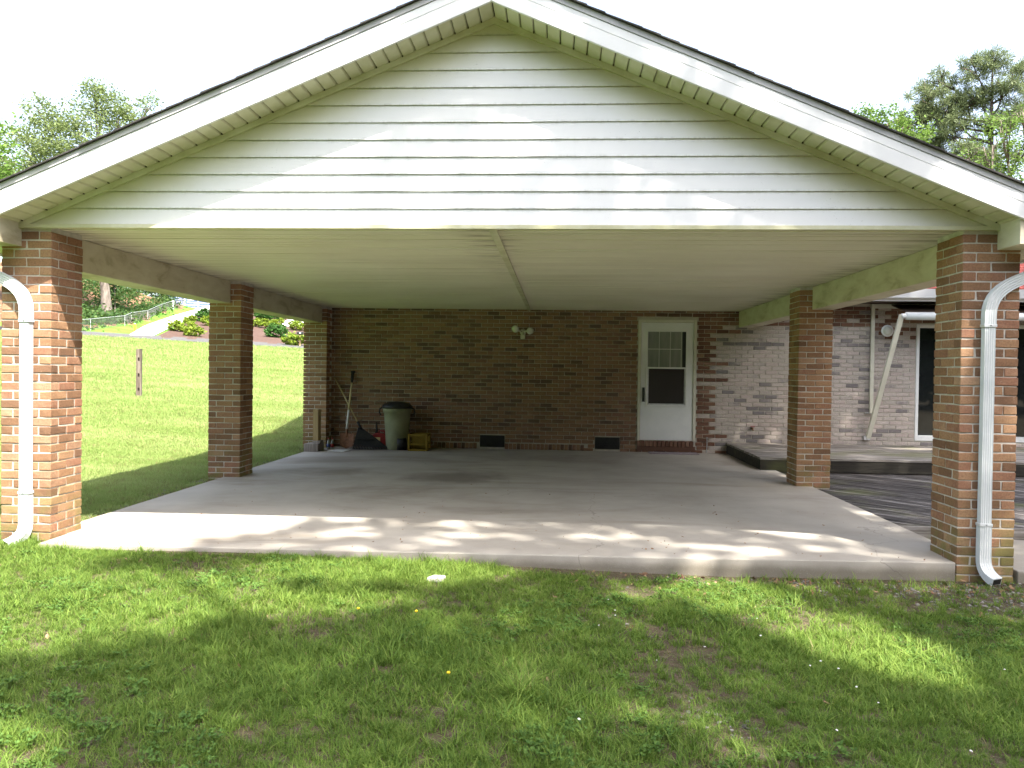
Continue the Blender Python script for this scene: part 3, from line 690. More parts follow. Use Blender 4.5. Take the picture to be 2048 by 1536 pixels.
# sliding door
sd = MB()
for (a, b, c, d) in ((SX0, SX0+.05, SZ0, SZ1), (SX1-.05, SX1, SZ0, SZ1), (SX0+.05, SX1-.05, SZ1-.06, SZ1), (SX0+.05, SX1-.05, SZ0, SZ0+.09), (7.36, 7.41, SZ0+.09, SZ1-.06)): sd.box((a, YW-.01, c), (b, YW+.1, d))
sdo = sd.build('sliding_door', MT['white'], house, bevel=.004)
for a, b in ((SX0+.05, 7.36), (7.41, SX1-.05)): MB().box((a, YW+.03, SZ0+.09), (b, YW+.04, SZ1-.06)).build('glass_pane', MT['glass'], sdo)
# body, eave and roof of the house
MB().box((XW0+.01, YW+.202, -.2), (XW1-.01, 14.2, ZT)).build('rear_walls', MT['brick'], house)
EY, EZ = 6.95, 2.53
MB().box((3.79, EY+.03, EZ), (11, YW+.1, EZ+.02)).build('eave_soffit', MT['brownsoffit'], house)
MB().box((4.22, EY, EZ-.012), (11, EY+.028, EZ+.19)).build('eave_fascia', MT['fascia'], house)
MB().prism([(EY-.002, 2.565), (EY-.09, 2.565), (EY-.13, 2.70), (EY-.12, 2.70), (EY-.085, 2.577), (EY-.012, 2.577), (EY-.012, 2.705), (EY-.002, 2.705)], 0, 4.22, 11).build('gutter', MT['fascia'], house)
hz = lambda y: 2.73+(y-EY)*.4167
rf = MB()
rf.prism([(EY-.03, hz(EY)-.01), (11., hz(11.)), (14.9, hz(EY+.1)), (14.9, hz(EY+.1)-.1), (11., hz(11.)-.1), (EY-.03, hz(EY)-.1)], 0, 4.21, 11.2)
rfo = rf.build('roof', MT['redroof'], house)
for i in range(28):
    y0 = EY-.04+i*.145; MB().prism([(y0, hz(y0)+.012), (y0+.17, hz(y0+.17)+.004), (y0+.17, hz(y0+.17)-.004), (y0, hz(y0)-.004)], 0, 4.205, 11.22).build('shingle_course', MT['redroof'], rfo)
rf = MB().prism([(EY+.7, 2.56), (11., hz(11.)-.1), (14.9, 2.66), (14.9, 2.56)], 0, -4.1, 4.2).build('rear_roof', MT['redroof'], house)
# spigot and the small pipe beside the door
sp = at(1505, 857, 1, 7.58)
q = MB().tube([(sp[0], YW+.01, sp[2]), (sp[0], YW-.06, sp[2]), (sp[0], YW-.085, sp[2]-.03)], [.014, .014, .011], 8).build('spigot', MT['rust'], house, True)
MB().lathe([(.035, -.006), (.04, 0), (.035, .006)], (sp[0], YW-.05, sp[2]+.03), 10).build('valve_wheel', MT['red'], q)
MB().tube([(3.02, YW-.015, .0), (3.02, YW-.015, .27)], .008, 6).build('drain_pipe', MT['steel'], house)
# ------------------------------------------------------------------ downspouts
def fluted(w=.076, d=.052, n=5, dep=.003):
    pr = []; hw, hd = w/2, d/2
    def side(ax, ay, bx_, by_, nx, ny):
        for i in range(n*2):
            t0 = i/(n*2); o = dep if i % 2 else 0
            pr.append((ax+(bx_-ax)*t0-nx*o, ay+(by_-ay)*t0-ny*o))
    side(-hw, -hd, hw, -hd, 0, -1); side(hw, -hd, hw, hd, 1, 0); side(hw, hd, -hw, hd, 0, 1); side(-hw, hd, -hw, -hd, -1, 0)
    return pr
def arc(p0, p1, p2, n=7):
    p0, p1, p2 = map(Vector, (p0, p1, p2)); return [(1-t)**2*p0+2*t*(1-t)*p1+t*t*p2 for t in [i/n for i in range(n+1)]]
def downspout(x, sgn, kick, label, ztop, zb):
    t = thing('downspout', (x, -.06, zb), label, 'downspout', 'white downspouts on the front pillars')
    y = -.034
    top = arc((x, y, ztop-.16), (x, y, ztop), (x+sgn*.17, y, ztop+.075), 7)
    outer = (x+sgn*.58, y, ztop+.265)
    MB().sweep(fluted(.074, .05), [(x, y, zb+.26), (x, y, ztop-.13)], (1, 0, 0)).build('pipe', MT['down'], t)
    MB().sweep(fluted(.08, .056), [(x, y, ztop-.24)]+top+[outer], (0, 1, 0) if False else (1, 0, .3*sgn)).build('upper_elbow', MT['down'], t)
    if kick:   # bends sideways/outwards at the foot
        low = [(x, y, zb+.42), (x, y, zb+.2)]+arc((x, y, zb+.17), (x, y, zb+.06), (x+kick[0]*.12, y-.11, zb+.03), 6)
        MB().sweep(fluted(.08, .056), low, (1, 0, 0)).build('shoe', MT['down'], t)
        e = Vector(low[-1]); dv = (e-Vector(low[-2])).normalized()
        MB().sweep([(-.032, -.02), (.032, -.02), (.032, .02), (-.032, .02)], [e+dv*.0005, e+dv*.003], (1, 0, 0)).build('mouth_shade_plate', MT['black'], t)  # black plate stands in for the shade inside the pipe mouth
    for z in (ztop-.235, zb+.41):
        MB().box((x-.044, y-.031, z-.01), (x+.044, -.001, z+.01)).build('strap', MT['down'], t, bevel=.002)
        MB().lathe([(.005, 0), (.005, .004)], (x-.0, y-.032, z), 8).build('screw', MT['black'], t)
    return t
downspout(-3.538, -1, (-.6, 0), 'sun-bleached white downspout on the pillar beside the lawn', 1.9, -.05)
downspout(3.535, 1, (.3, 0), 'fluted white downspout in shade on the pillar beside the decking', 1.93, -.125)
# ------------------------------------------------------------------ decks
dk = thing('wooden_deck', (5, 6.4, 0), 'raised weathered grey wooden deck platform against the house wall', 'deck')
DX, DY, DZ = 3.34, 5.37, .174
y = DY
while y < YW-.1:
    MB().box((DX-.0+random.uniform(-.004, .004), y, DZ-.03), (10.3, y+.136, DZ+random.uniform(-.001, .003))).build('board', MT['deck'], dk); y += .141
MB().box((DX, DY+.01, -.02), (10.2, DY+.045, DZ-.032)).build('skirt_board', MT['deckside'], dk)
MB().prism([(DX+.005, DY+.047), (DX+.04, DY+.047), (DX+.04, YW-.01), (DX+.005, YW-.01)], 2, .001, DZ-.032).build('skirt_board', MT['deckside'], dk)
ld = thing('wooden_deck', (5, 3.2, -.05), 'low dark weathered deck with diagonal boards and mossy front edge', 'deck')
LZ = -.03; pitch = .142; c45 = math.sqrt(.5)
x0, x1, y0, y1 = XS+.02, 9.5, 1.55, DY-.005
k = -2
while True:
    s0 = (x0+y0)+k*pitch/c45*1.0; s1 = s0+(pitch-.014)/c45; k += 1
    if s0 > x1+y1: break
    # clip strip  s0 < x+y < s1 to the rectangle
    poly = [(x0, y0), (x1, y0), (x1, y1), (x0, y1)]
    def clip(poly, f):
        out = []
        for i in range(len(poly)):
            a, b = poly[i], poly[(i+1) % len(poly)]; fa, fb = f(a), f(b)
            if fa >= 0: out.append(a)
            if fa*fb < 0: t = fa/(fa-fb); out.append((a[0]+(b[0]-a[0])*t, a[1]+(b[1]-a[1])*t))
        return out
    poly = clip(poly, lambda p: p[0]+p[1]-s0)
    if len(poly) > 2: poly = clip(poly, lambda p: s1-p[0]-p[1])
    if len(poly) > 2:
        cx_ = sum(p[0] for p in poly)/len(poly); cy_ = sum(p[1] for p in poly)/len(poly)
        # local frame turned 45 degrees so that the grain runs along the board
        loc = [((p[0]-cx_)*c45-(p[1]-cy_)*c45, (p[0]-cx_)*c45+(p[1]-cy_)*c45) for p in poly]
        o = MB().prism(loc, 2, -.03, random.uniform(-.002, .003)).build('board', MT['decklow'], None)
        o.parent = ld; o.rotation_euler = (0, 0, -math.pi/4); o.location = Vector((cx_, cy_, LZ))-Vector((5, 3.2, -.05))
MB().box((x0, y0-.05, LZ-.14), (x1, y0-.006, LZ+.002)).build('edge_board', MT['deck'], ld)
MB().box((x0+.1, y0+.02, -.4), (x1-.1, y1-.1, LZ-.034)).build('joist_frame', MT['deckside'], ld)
# ------------------------------------------------------------------ awning, lights
aw = thing('awning', (7, YW, 2.4), 'rolled-up white retractable awning with slanting arm above the deck', 'awning')
RA = at(1812, 632, 1, 6.92); rz_ = RA[2]
MB().tube([(RA[0], 6.92, rz_), (9.6, 6.92, rz_)], .062, 16).build('fabric_roll', MT['white'], aw, True)
MB().tube([(RA[0]-.07, 6.92, rz_), (RA[0]+.005, 6.92, rz_)], .04, 12).build('roller_end', MT['white'], aw, True)
MB().prism([(6.93, rz_+.06), (6.95, rz_+.06), (7.56, 2.5), (7.54, 2.515)], 0, RA[0]+.03, 9.5).build('canopy_fabric', MT['brownsoffit'], aw)
MB().box((5.66, 7.54, 2.455), (9.8, 7.612, 2.52)).build('head_rail', MT['cream'], aw, bevel=.004)
p0 = Vector((RA[0]-.07, 6.92, rz_)); p1 = Vector(at(1736, 876, 1, 7.56)); dd = (p1-p0).normalized()
MB().sweep([(-.036, -.022), (.036, -.022), (.036, .022), (-.036, .022)], [p0-dd*.02, p0+dd*.9, p1], (1, 0, 0)).build('arm', MT['cream'], aw)
MB().sweep([(-.028, -.018), (.028, -.018), (.028, .018), (-.028, .018)], [(5.69, YW-.05, 2.46), (5.69, YW-.05, .72)], (1, 0, 0)).build('wall_rail', MT['cream'], aw)
MB().box((p1[0]-.07, p1[1]-.02, p1[2]-.03), (p1[0]+.03, YW-.004, p1[2]+.03)).build('bracket', MT['steel'], aw)
MB().tube([(p1[0]-.05, YW-.05, .72), (p1[0]+.16, YW-.05, .72)], .012, 6).build('cross_bolt', MT['steel'], aw)
rl_ = at(1772, 662, 1, 7.52)
t = thing('round_light', (rl_[0], YW, rl_[2]), 'round frosted flood light on the whitewashed wall beside the awning arm', 'lamp')
def disc(c, r, dy, prof):   # lathe about the y axis
    m_ = MB(); m_.lathe(prof, (0, 0, 0), 20); m_.v = [(v[0]+c[0], c[1]-v[2], v[1]+c[2]) for v in m_.v]; return m_
disc(rl_, 0, 0, [(.05, -.0), (.09, .03), (.098, .05), (.098, .062)]).build('housing', MT['white'], t, True)
disc((rl_[0], rl_[1]-.05, rl_[2]), 0, 0, [(.075, 0), (.07, .02), (.04, .033), (.01, .038)]).build('lens', MT['lampglass'], t, True)
MB().tube([(rl_[0], YW+.0, rl_[2]), (rl_[0], rl_[1]-.0, rl_[2])], .03, 10).build('stem', MT['white'], t)
fl = at(1046, 664, 1, 7.56)
t = thing('flood_light', (fl[0], YW, fl[2]), 'twin-headed motion sensor flood light high on the brown brick wall', 'lamp')
MB().lathe([(.02, 0), (.06, .002), (.06, .01), (.05, .02)], (0, 0, 0), 16)
disc((fl[0], YW, fl[2]), 0, 0, [(.055, 0), (.055, .02), (.04, .03)]).build('wall_plate', MT['cream'], t, True)
for sx, dz in ((-1, .05), (1, .02)):
    c = Vector((fl[0]+sx*.12, YW-.13, fl[2]+dz))
    MB().tube([(fl[0]+sx*.02, YW-.03, fl[2]), (fl[0]+sx*.06, YW-.07, fl[2]+.02), c], .014, 8).build('arm', MT['cream'], t, True)
    d_ = Vector((sx*.35, -1, -.25)).normalized(); m_ = MB(); m_.lathe([(.02, -.06), (.035, -.045), (.058, .0), (.064, .02), (.055, .035), (.02, .045)], (0, 0, 0), 16)
    R3 = d_.to_track_quat('Z', 'Y').to_matrix(); m_.v = [tuple(R3 @ Vector(v)+c) for v in m_.v]
    m_.build('lamp_head', MT['lampglass'], t, True)
MB().box((fl[0]-.04, YW-.1, fl[2]-.12), (fl[0]+.04, YW-.03, fl[2]-.045)).build('sensor', MT['cream'], t, bevel=.008)
MB().tube([(fl[0], YW-.028, fl[2]), (fl[0], YW-.06, fl[2]-.05)], .015, 8).build('sensor_arm', MT['cream'], t)
# ------------------------------------------------------------------ things by the wall
bc = at(793, 897, 1, 7.27); bx_, by_ = bc[0], 7.3
t = thing('trash_can', (bx_, by_, 0), 'tall olive plastic trash can with black lid beside the yellow crate', 'trash can')
MB().lathe([(.17, 0), (.178, .012), (.21, .45), (.222, .62), (.238, .625), (.24, .70), (.236, .705), (.2, .705)], (bx_, by_, 0), 32).build('bin_body', MT['bin'], t, True)
MB().lathe([(.252, .69), (.256, .715), (.25, .735), (.2, .775), (.1, .8), (.02, .805)], (bx_, by_, 0), 32).build('lid', MT['black'], t, True)
for sx in (-1, 1):
    MB().tube([(bx_+sx*.24, by_-.03, .70), (bx_+sx*.29, by_-.03, .68), (bx_+sx*.30, by_-.03, .62), (bx_+sx*.268, by_-.03, .57)], .013, 6).build('handle', MT['black'], t, True)
MB().tube([(bx_+.03, by_-.16, .1), (bx_+.17, by_-.1, .1)], .1, 20).build('wheel', MT['black'], t, True)
# crate
c0 = at(819, 900, 2, 0); cx_, cy_ = -1.79, 7.2; cw, ch, cdp = .33, .28, .33
t = thing('milk_crate', (cx_, cy_, 0), 'yellow plastic lattice crate on the slab next to the trash can', 'crate')
for sx in (-1, 1):
    for sy in (-1, 1):
        MB().box((cx_+sx*cw/2-.016*(1+sx), cy_+sy*cdp/2-.016*(1+sy), .001), (cx_+sx*cw/2+.016*(1-sx), cy_+sy*cdp/2+.016*(1-sy), ch)).build('corner_post', MT['crate'], t, bevel=.004)
for z0, z1 in ((.001, .03), (.10, .125), (.245, .279)):
    for sy in (-1, 1): MB().box((cx_-cw/2+.033, cy_+sy*(cdp/2-.008)-.006, z0), (cx_+cw/2-.033, cy_+sy*(cdp/2-.008)+.006, z1)).build('rail', MT['crate'], t)
    for sx in (-1, 1): MB().box((cx_+sx*(cw/2-.008)-.006, cy_-cdp/2+.033, z0), (cx_+sx*(cw/2-.008)+.006, cy_+cdp/2-.033, z1)).build('rail', MT['crate'], t)
m_ = MB()
for i in range(-6, 12):
    for s_ in (1, -1):
        a = Vector((cx_-cw/2+.03+i*.035, cy_-cdp/2+.009, .125)); b = a+Vector((s_*.12, 0, .12))
        if s_ < 0: a.x += .0; 
        if min(a.x, b.x) < cx_-cw/2+.02 or max(a.x, b.x) > cx_+cw/2-.02: continue
        m_.tube([a, b], .0035, 4)
m_.build('lattice', MT['crate'], t, kind='stuff')
MB().box((cx_-cw/2+.02, cy_-cdp/2+.02, .004), (cx_+cw/2-.02, cy_+cdp/2-.02, .012)).build('floor', MT['crate'], t)
MB().box((cx_-cw/2+.033, cy_+cdp/2-.024, .03), (cx_+cw/2-.033, cy_+cdp/2-.0155, .245)).build('rear_panel', MT['crate'], t)
# gas can
gx, gy = -2.5, 7.42
t = thing('gas_can', (gx, gy, 0), 'small red plastic fuel can with dark spout behind the rake', 'fuel can')
MB().prism([(gx-.13, .0), (gx+.13, .0), (gx+.135, .03), (gx+.13, .2), (gx+.09, .25), (gx-.06, .265), (gx-.12, .23), (gx-.135, .03)], 1, gy-.08, gy+.08).build('tank', MT['red'], t, bevel=.015)
MB().tube([(gx-.06, gy, .26), (gx-.06, gy, .30), (gx-.065, gy, .44)], [.03, .016, .012], 8).build('spout', MT['black'], t, True)
MB().tube([(gx-.02, gy, .25), (gx-.01, gy, .3), (gx+.07, gy, .29), (gx+.09, gy, .24)], .014, 8).build('handle', MT['red'], t, True)
MB().box((gx-.09, gy-.084, .1), (gx+.02, gy-.0805, .19)).build('label', MT['label'], t)
# shovel
hT = Vector((-3.02, YW-.045, 1.29)); hB = Vector((-3.045, 7.33, .40)); sB = Vector((-3.03, 7.235, .0))
t = thing('shovel', sB, 'rusty shovel with pale handle leaning upright against the brick wall', 'shovel')
dv = (hT-hB).normalized(); tp = hB+dv*.77
MB().tube([hB-dv*.08, hB+dv*.25], .019, 10).build('ferrule', MT['paper'], t, True)
MB().tube([hB+dv*.2, tp], .0165, 10).build('shaft', MT['handle'], t, True)
g1 = tp-dv*.03; sx = Vector((1, 0, 0))
MB().tube([tp-dv*.04, tp+dv*.03, hT-dv*.01+sx*0], [.02, .026, .024], 8).build('grip', MT['black'], t, True)
MB().tube([hT-sx*.035, hT+sx*.035], .016, 8).build('grip', MT['black'], t, True)
MB().tube([hB-dv*.06, Vector((-3.04, 7.285, .19))], [.018, .022], 8).build('socket', MT['rust'], t, True)
m_ = MB(); g = 9; vs = []
for i in range(g):
    v = i/(g-1); z = .245*(1-v); w = .115*math.sqrt(max(.0, 1-max(0, (v-.55)/.45)**2.2))+.004
    yy = 7.285-.05*v
    for j in range(7):
        u = j/6*2-1; vs.append((-3.03+u*w, yy-.022*u*u+(.012 if v > .8 else 0), z+.002))
n0 = len(vs); vs += [(a, b+.003, c) for a, b, c in vs]
fs = [(i*7+j, i*7+j+1, (i+1)*7+j+1, (i+1)*7+j) for i in range(g-1) for j in range(6)]; fs += [tuple(q+n0 for q in f[::-1]) for f in fs]
m_.add(vs, fs); m_.build('blade', MT['rust'], t, True)
# rake
rT = Vector((-3.345, 7.585, 1.19)); rN = Vector((-2.835, 7.34, .38))
t = thing('leaf_rake', (-2.6, 7.05, 0), 'black fan leaf rake with pale wooden handle slanting against the brick wall', 'rake')
MB().tube([rT, rN], .0125, 8).build('shaft', MT['handle'], t, True)
dv = (rN-rT).normalized(); MB().tube([rN-dv*.08, rN+dv*.06], .02, 8).build('socket', MT['black'], t, True)
nt_ = 22; ends = []
for i in range(nt_):
    u = i/(nt_-1); e = Vector((-2.86+.52*u, 7.02+.12*u, .012)); ends.append(e)
    st = rN+Vector((-.012+.024*u, 0, -.03)); k_ = e+Vector((.0, .035, .03))
    MB().sweep([(-.0105, -.002), (.0105, -.002), (.0105, .002), (-.0105, .002)], [st, st.lerp(k_, .5)+Vector((0, 0, .01)), k_, e], (1, .2, 0)).build('tine', MT['black'], t)
m_ = MB(); a = [rN.lerp(e, .62)+Vector((0, -.003, .01)) for e in ends]; m_.sweep([(-.012, -.003), (.012, -.003), (.012, .003), (-.012, .003)], a, (0, 0, 1)); m_.build('cross_bar', MT['black'], t)
# lumber offcut standing on a block, bottles, card, mat
t = thing('timber_block', (-3.45, 6.8, 0), 'short grey timber block lying at the foot of the wall pilaster', 'timber')
MB().box((-3.565, 6.64, 0), (-3.335, 6.98, .125)).build('block', MT['greywood'], t, bevel=.006)
tag(MB().box((-3.455, 6.74, .126), (-3.33, 6.93, .168)).build('timber_offcut', MT['greywood'], None, bevel=.004), 'flat timber offcut under the upright post piece', 'timber')
tag(MB().box((-3.452, 6.75, .169), (-3.366, 6.91, .675)).build('upright_timber', MT['lumber'], None, bevel=.004), 'pale upright post offcut standing on a timber block by the pilaster', 'timber')
for (bx2, mt_, lb) in ((-3.30, 'blue', 'small blue-labelled bottle on the floor beside the pilaster'), (-3.235, 'red', 'small red-capped bottle on the floor beside the pilaster')):
    t = thing('bottle', (bx2, 7.12, 0), lb, 'bottle')
    MB().lathe([(.026, 0), (.028, .01), (.028, .11), (.012, .15), (.012, .165)], (bx2, 7.12, 0), 14).build('bottle_body', MT['curtain'], t, True)
    MB().lathe([(.029, .03), (.029, .09)], (bx2, 7.12, 0), 14).build('label', MT[mt_], t, True)
    MB().lathe([(.014, .16), (.014, .185)], (bx2, 7.12, 0), 10).build('cap', MT['red'], t, True)
tag(MB().prism([(-3.2, 6.72), (-2.93, 6.70), (-2.88, 6.95), (-3.12, 6.98)], 2, .001, .012).build('flat_card', MT['paper'], None), 'flat white card lying on the slab below the shovel', 'card')
tag(MB().box((2.03, 7.28, .001), (2.84, 7.56, .014)).build('doormat', MT['mat'], None, bevel=.003), 'thin grey doormat on the slab under the storm door', 'doormat')
# ------------------------------------------------------------------ left lawn and beyond
fp = hit(278, 796)
t = thing('fence_post', fp, 'old grey mortised wooden fence post standing alone in the lawn', 'fence post')
R3 = Matrix.Rotation(.3, 3, 'Z')
post = MB(); pw = .062
for z0, z1, a in ((-.15, .18, 1), (.18, .27, 0), (.27, .55, 1), (.55, .64, 0), (.64, .96, 1), (.96, 1.05, 0), (1.05, 1.27, 1)):
    if a: post.box((-pw, -pw, z0), (pw, pw, z1), R3, fp)
    else:
        post.box((-pw, -pw, z0), (-.02, pw, z1), R3, fp); post.box((.02, -pw, z0), (pw, pw, z1), R3, fp); post.box((-.02, .0, z0), (.02, pw-.004, z1), R3, fp)
post.build('post_body', MT['postwood'], t)
mb = hit(600, 693)
t = thing('mailbox', mb, 'black roadside mailbox on a pale wooden post before golden shrub', 'mailbox')
MB().box((mb[0]-.055, mb[1]-.055, mb[2]-.2), (mb[0]+.055, mb[1]+.055, mb[2]+1.0)).build('post', MT['lumber'], t)
m_ = MB(); pr = [(-.1, 0), (.1, 0), (.1, .12)]+[(.1*math.cos(a), .12+.1*math.sin(a)) for a in (.5, 1., 1.57, 2.1, 2.6)]+[(-.1, .12)]
m_.prism([(y_, z_) for y_, z_ in pr], 0, -.26, .26); m_.v = [(v[0]+mb[0], v[1]+mb[1], v[2]+mb[2]+1.0) for v in m_.v]; m_.build('box', MT['black'], t)
MB().box((mb[0]-.03, mb[1]-.106, mb[2]+1.06), (mb[0]+.1, mb[1]-.101, mb[2]+1.14)).build('flag', MT['white'], t)
mk = hit(270, 661)
t = thing('marker_stake', mk, 'orange utility marker stake on the verge beside the driveway', 'marker')
MB().tube([(mk[0], mk[1], mk[2]-.1), (mk[0], mk[1], mk[2]+.55)], .085, 8).build('stake', MT['orange'], t); MB().tube([(mk[0], mk[1], mk[2]+.55), (mk[0], mk[1], mk[2]+.6)], .07, 8).build('cap', MT['white'], t)
# chain link fence
f0 = hit(181, 661)
t = thing('chain_link_fence', f0, 'sagging grey chain link fence along the soil bank above the road', 'fence')
fpts = [Vector(hit(*p)) for p in FENCE]; hts = [.9]*6+[1.0]*4
for i, p in enumerate(fpts):
    r_ = .03 if i < 6 else .09
    MB().tube([p-Vector((0, 0, .2)), p+Vector((0, 0, hts[i]+.03))], r_, 8).build('fence_post', MT['steel'] if i < 6 else MT['white'], t)
rails = MB(); wires = MB()
for a, b, ha, hb in zip(fpts[:-1], fpts[1:], hts[:-1], hts[1:]):
    rails.tube([a+Vector((0, 0, ha)), b+Vector((0, 0, hb))], .02, 6)
    L_ = (b-a).length; n = max(2, int(L_/.2))
    for i in range(-4, n+4):
        for s_ in (1, -1):
            u0, u1 = i/n, (i+s_*ha/.2*.5)/n
            zz = [0., 1.]
            if min(u0, u1) < 0 or max(u0, u1) > 1: continue
            p0 = a.lerp(b, u0)+Vector((0, 0, .03)); p1 = a.lerp(b, u1)+Vector((0, 0, ha*.98)); wires.tube([p0, p1], .006, 3, False)
rails.build('top_rail', MT['steel'], t); wires.build('wire_mesh', MT['wire'], t, kind='stuff')
# blue roofed building
bb = PD(400, 606, 116); 
t = thing('blue_roofed_building', bb, 'low building with ribbed blue metal roof at the top of the driveway', 'building')
cl = PD(326, 589, 120); cr = PD(520, 596, 120); fl_ = PD(326, 612, 113); fr_ = PD(520, 626, 113)
def q4(u, v): return Vector(cl*(1-u)*(1-v)+cr*u*(1-v)+fl_*(1-u)*v+fr_*u*v)
up = Vector((0, 0, .12))
MB().add([q4(0, 0), q4(1, 0), q4(1, 1), q4(0, 1), q4(0, 0)-up, q4(1, 0)-up, q4(1, 1)-up, q4(0, 1)-up], [(0, 1, 2, 3), (7, 6, 5, 4), (0, 4, 5, 1), (1, 5, 6, 2), (2, 6, 7, 3), (3, 7, 4, 0)]).build('roof', MT['blue'], t)
for i in range(6):
    v = i/5*.96+.02; a, b = q4(0, v), q4(1, v); MB().tube([a+Vector((0, 0, .03)), b+Vector((0, 0, .03))], .035, 5).build('roof_rib', MT['white'], t)
w0, w1 = q4(.02, .9), q4(.98, .9)
MB().add([w0-up, w1-up, w1-Vector((0, 0, 3)), w0-Vector((0, 0, 3)), q4(.02, .1)-up, q4(.98, .1)-up, q4(.98, .1)-Vector((0, 0, 6)), q4(.02, .1)-Vector((0, 0, 6))], [(0, 1, 2, 3), (4, 5, 6, 7), (0, 3, 7, 4), (1, 5, 6, 2)]).build('wall', MT['cream'], t)
# ------------------------------------------------------------------ foliage
def leaves(C, size, asp=.55, flat=.5, rng=RNG):
    """one bent quad per centre"""
    n = len(C); C = np.asarray(C); 
    d = rng.normal(size=(n, 3)); d[:, 2] *= flat; d /= np.linalg.norm(d, axis=1)[:, None]
    e = rng.normal(size=(n, 3)); e -= d*np.sum(e*d, 1)[:, None]; e /= np.linalg.norm(e, axis=1)[:, None]
    s = size*(.6+.8*rng.random(n))[:, None]
    V = np.stack([C-d*s*.5, C+e*s*asp*.5, C+d*s*.5, C-e*s*asp*.5], 1).reshape(-1, 3)
    return V, np.arange(n*4).reshape(-1, 4)
def clumps(lobes, nclump, nleaf, rc, rng=RNG, shell=.55, flat=.75):
    out = []
    for (c, r) in lobes:
        c = np.asarray(c, float); r3 = np.asarray(r, float)*np.ones(3)
        k = max(3, int(nclump*np.prod(r3)**(2/3)))
        d = rng.normal(size=(k, 3)); d /= np.linalg.norm(d, axis=1)[:, None]
        q = c+d*r3*((shell+(1-shell)*rng.random(k))**.7)[:, None]
        for p in q:
            rr = rc*(.6+.8*rng.random()); m_ = int(nleaf*(.6+.8*rng.random()))
            g = rng.normal(size=(m_, 3))*[rr, rr, rr*flat]*.55; out.append(p+g)
    return np.vstack(out)
def tree(name, base, lobes, label, cat, lm, bm_, trunk_r, nclump, nleaf, rc, size, top=None, group=None, asp=.55, fork=None):
    t = thing(name, base, label, cat, group)
    C = clumps(lobes, nclump, nleaf, rc); Vv, Ff = leaves(C, size, asp)
    me = npmesh('crown', Vv, Ff); mkobj('crown', me, lm, t)
    b = Vector(base); tp = Vector(top) if top is not None else Vector(lobes[0][0])
    tr = MB(); f_ = b.lerp(tp, fork or .45)
    tr.tube([b-Vector((0, 0, .4)), b+Vector((0, 0, .1)), b.lerp(tp, .1), b.lerp(tp, .25), f_], [trunk_r*1.5, trunk_r*1.3, trunk_r*1.02, trunk_r*.95, trunk_r*.8], 12)
    tr.build('trunk', bm_, t, True)
    lb = MB()
    for i, (c, r) in enumerate(lobes):
        c = Vector(np.asarray(c, float)); s_ = f_.lerp(tp, random.uniform(-.15, .5) if i else 0)
        mid = s_.lerp(c, .5)+Vector((random.uniform(-.4, .4), random.uniform(-.4, .4), random.uniform(-.2, .5)))
        lb.tube([s_, mid, c], [trunk_r*.42, trunk_r*.24, trunk_r*.09], 6)
        rr = float(np.mean(np.asarray(r)*np.ones(3)))
        for _ in range(5):
            d = Vector((random.gauss(0, 1), random.gauss(0, 1), random.gauss(.3, .7))).normalized()*rr*.85
            lb.tube([mid.lerp(c, random.uniform(.3, 1)), c+d*.5, c+d], [trunk_r*.12, trunk_r*.07, trunk_r*.03], 4)
    lb.build('limbs', bm_, t, True)
    return t
def L(px, py, rpx, d, sq=1.):
    r = rpx/FPX*d; return (PD(px, py, d+random.uniform(-1, 1)*r*.4), (r, r, r*sq))
# oak on the bank: trunk seen under the beam, crown above the roof
D = 82.
tb = hit(214, 632); dT = math.hypot(tb[0]-CAM[0], tb[1]-CAM[1])
lob = [L(170, 300, 62, dT), L(45, 318, 52, dT), L(95, 275, 42, dT), L(78, 225, 26, dT), L(150, 240, 34, dT), L(205, 205, 34, dT), L(190, 178, 20, dT), L(240, 225, 30, dT), L(252, 262, 34, dT), L(297, 212, 17, dT), L(295, 240, 14, dT), L(20, 350, 36, dT), L(115, 345, 48, dT), L(-40, 330, 50, dT), L(60, 420, 70, dT), L(200, 400, 75, dT)]
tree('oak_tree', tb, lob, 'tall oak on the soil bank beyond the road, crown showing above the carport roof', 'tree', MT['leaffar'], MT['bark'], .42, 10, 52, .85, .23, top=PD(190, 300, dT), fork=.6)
d2 = 60.
b2 = PD(-60, 500, d2); b2[2] = float(H(b2[0], b2[1]))
tree('maple_tree', b2, [L(-55, 330, 70, d2), L(-20, 270, 35, d2), L(-60, 400, 70, d2)], 'bright yellow-green tree half hidden beside the tall oak', 'tree', MT['leafhi'], MT['bark'], .25, 10, 34, .6, .27)
# trees behind the house
d3 = 42.
pb = PD(1975, 700, d3); pb[2] = -.1
pl = [L(1850, 205, 40, d3, .7), L(1880, 165, 34, d3, .7), L(1830, 245, 34, d3, .6), L(1950, 140, 34, d3, .8), L(1985, 125, 26, d3, .8), L(1920, 215, 34, d3, .6), L(2010, 175, 30, d3, .7), L(1890, 265, 36, d3, .6), L(1975, 250, 34, d3, .55), L(2040, 150, 26, d3), L(1925, 300, 36, d3, .6), L(1870, 300, 30, d3, .6), L(2050, 215, 40, d3, .6), L(1980, 320, 50, d3, .6), L(1890, 350, 50, d3, .6), L(1845, 285, 34, d3, .6), L(1905, 240, 34, d3, .6), L(1960, 195, 36, d3, .7), L(1870, 225, 34, d3, .6), L(2030, 240, 36, d3, .6)]
t = thing('pine_tree', pb, 'tall loblolly pine with open tufted crown rising behind the house roof', 'tree')
cc = []
for (c, r) in pl:
    k = int(42*np.prod(r)**(2/3)); dd_ = RNG.normal(size=(k, 3)); dd_ /= np.linalg.norm(dd_, axis=1)[:, None]
    cc.append(np.asarray(c)+dd_*np.asarray(r)*(RNG.random(k)**.45)[:, None])
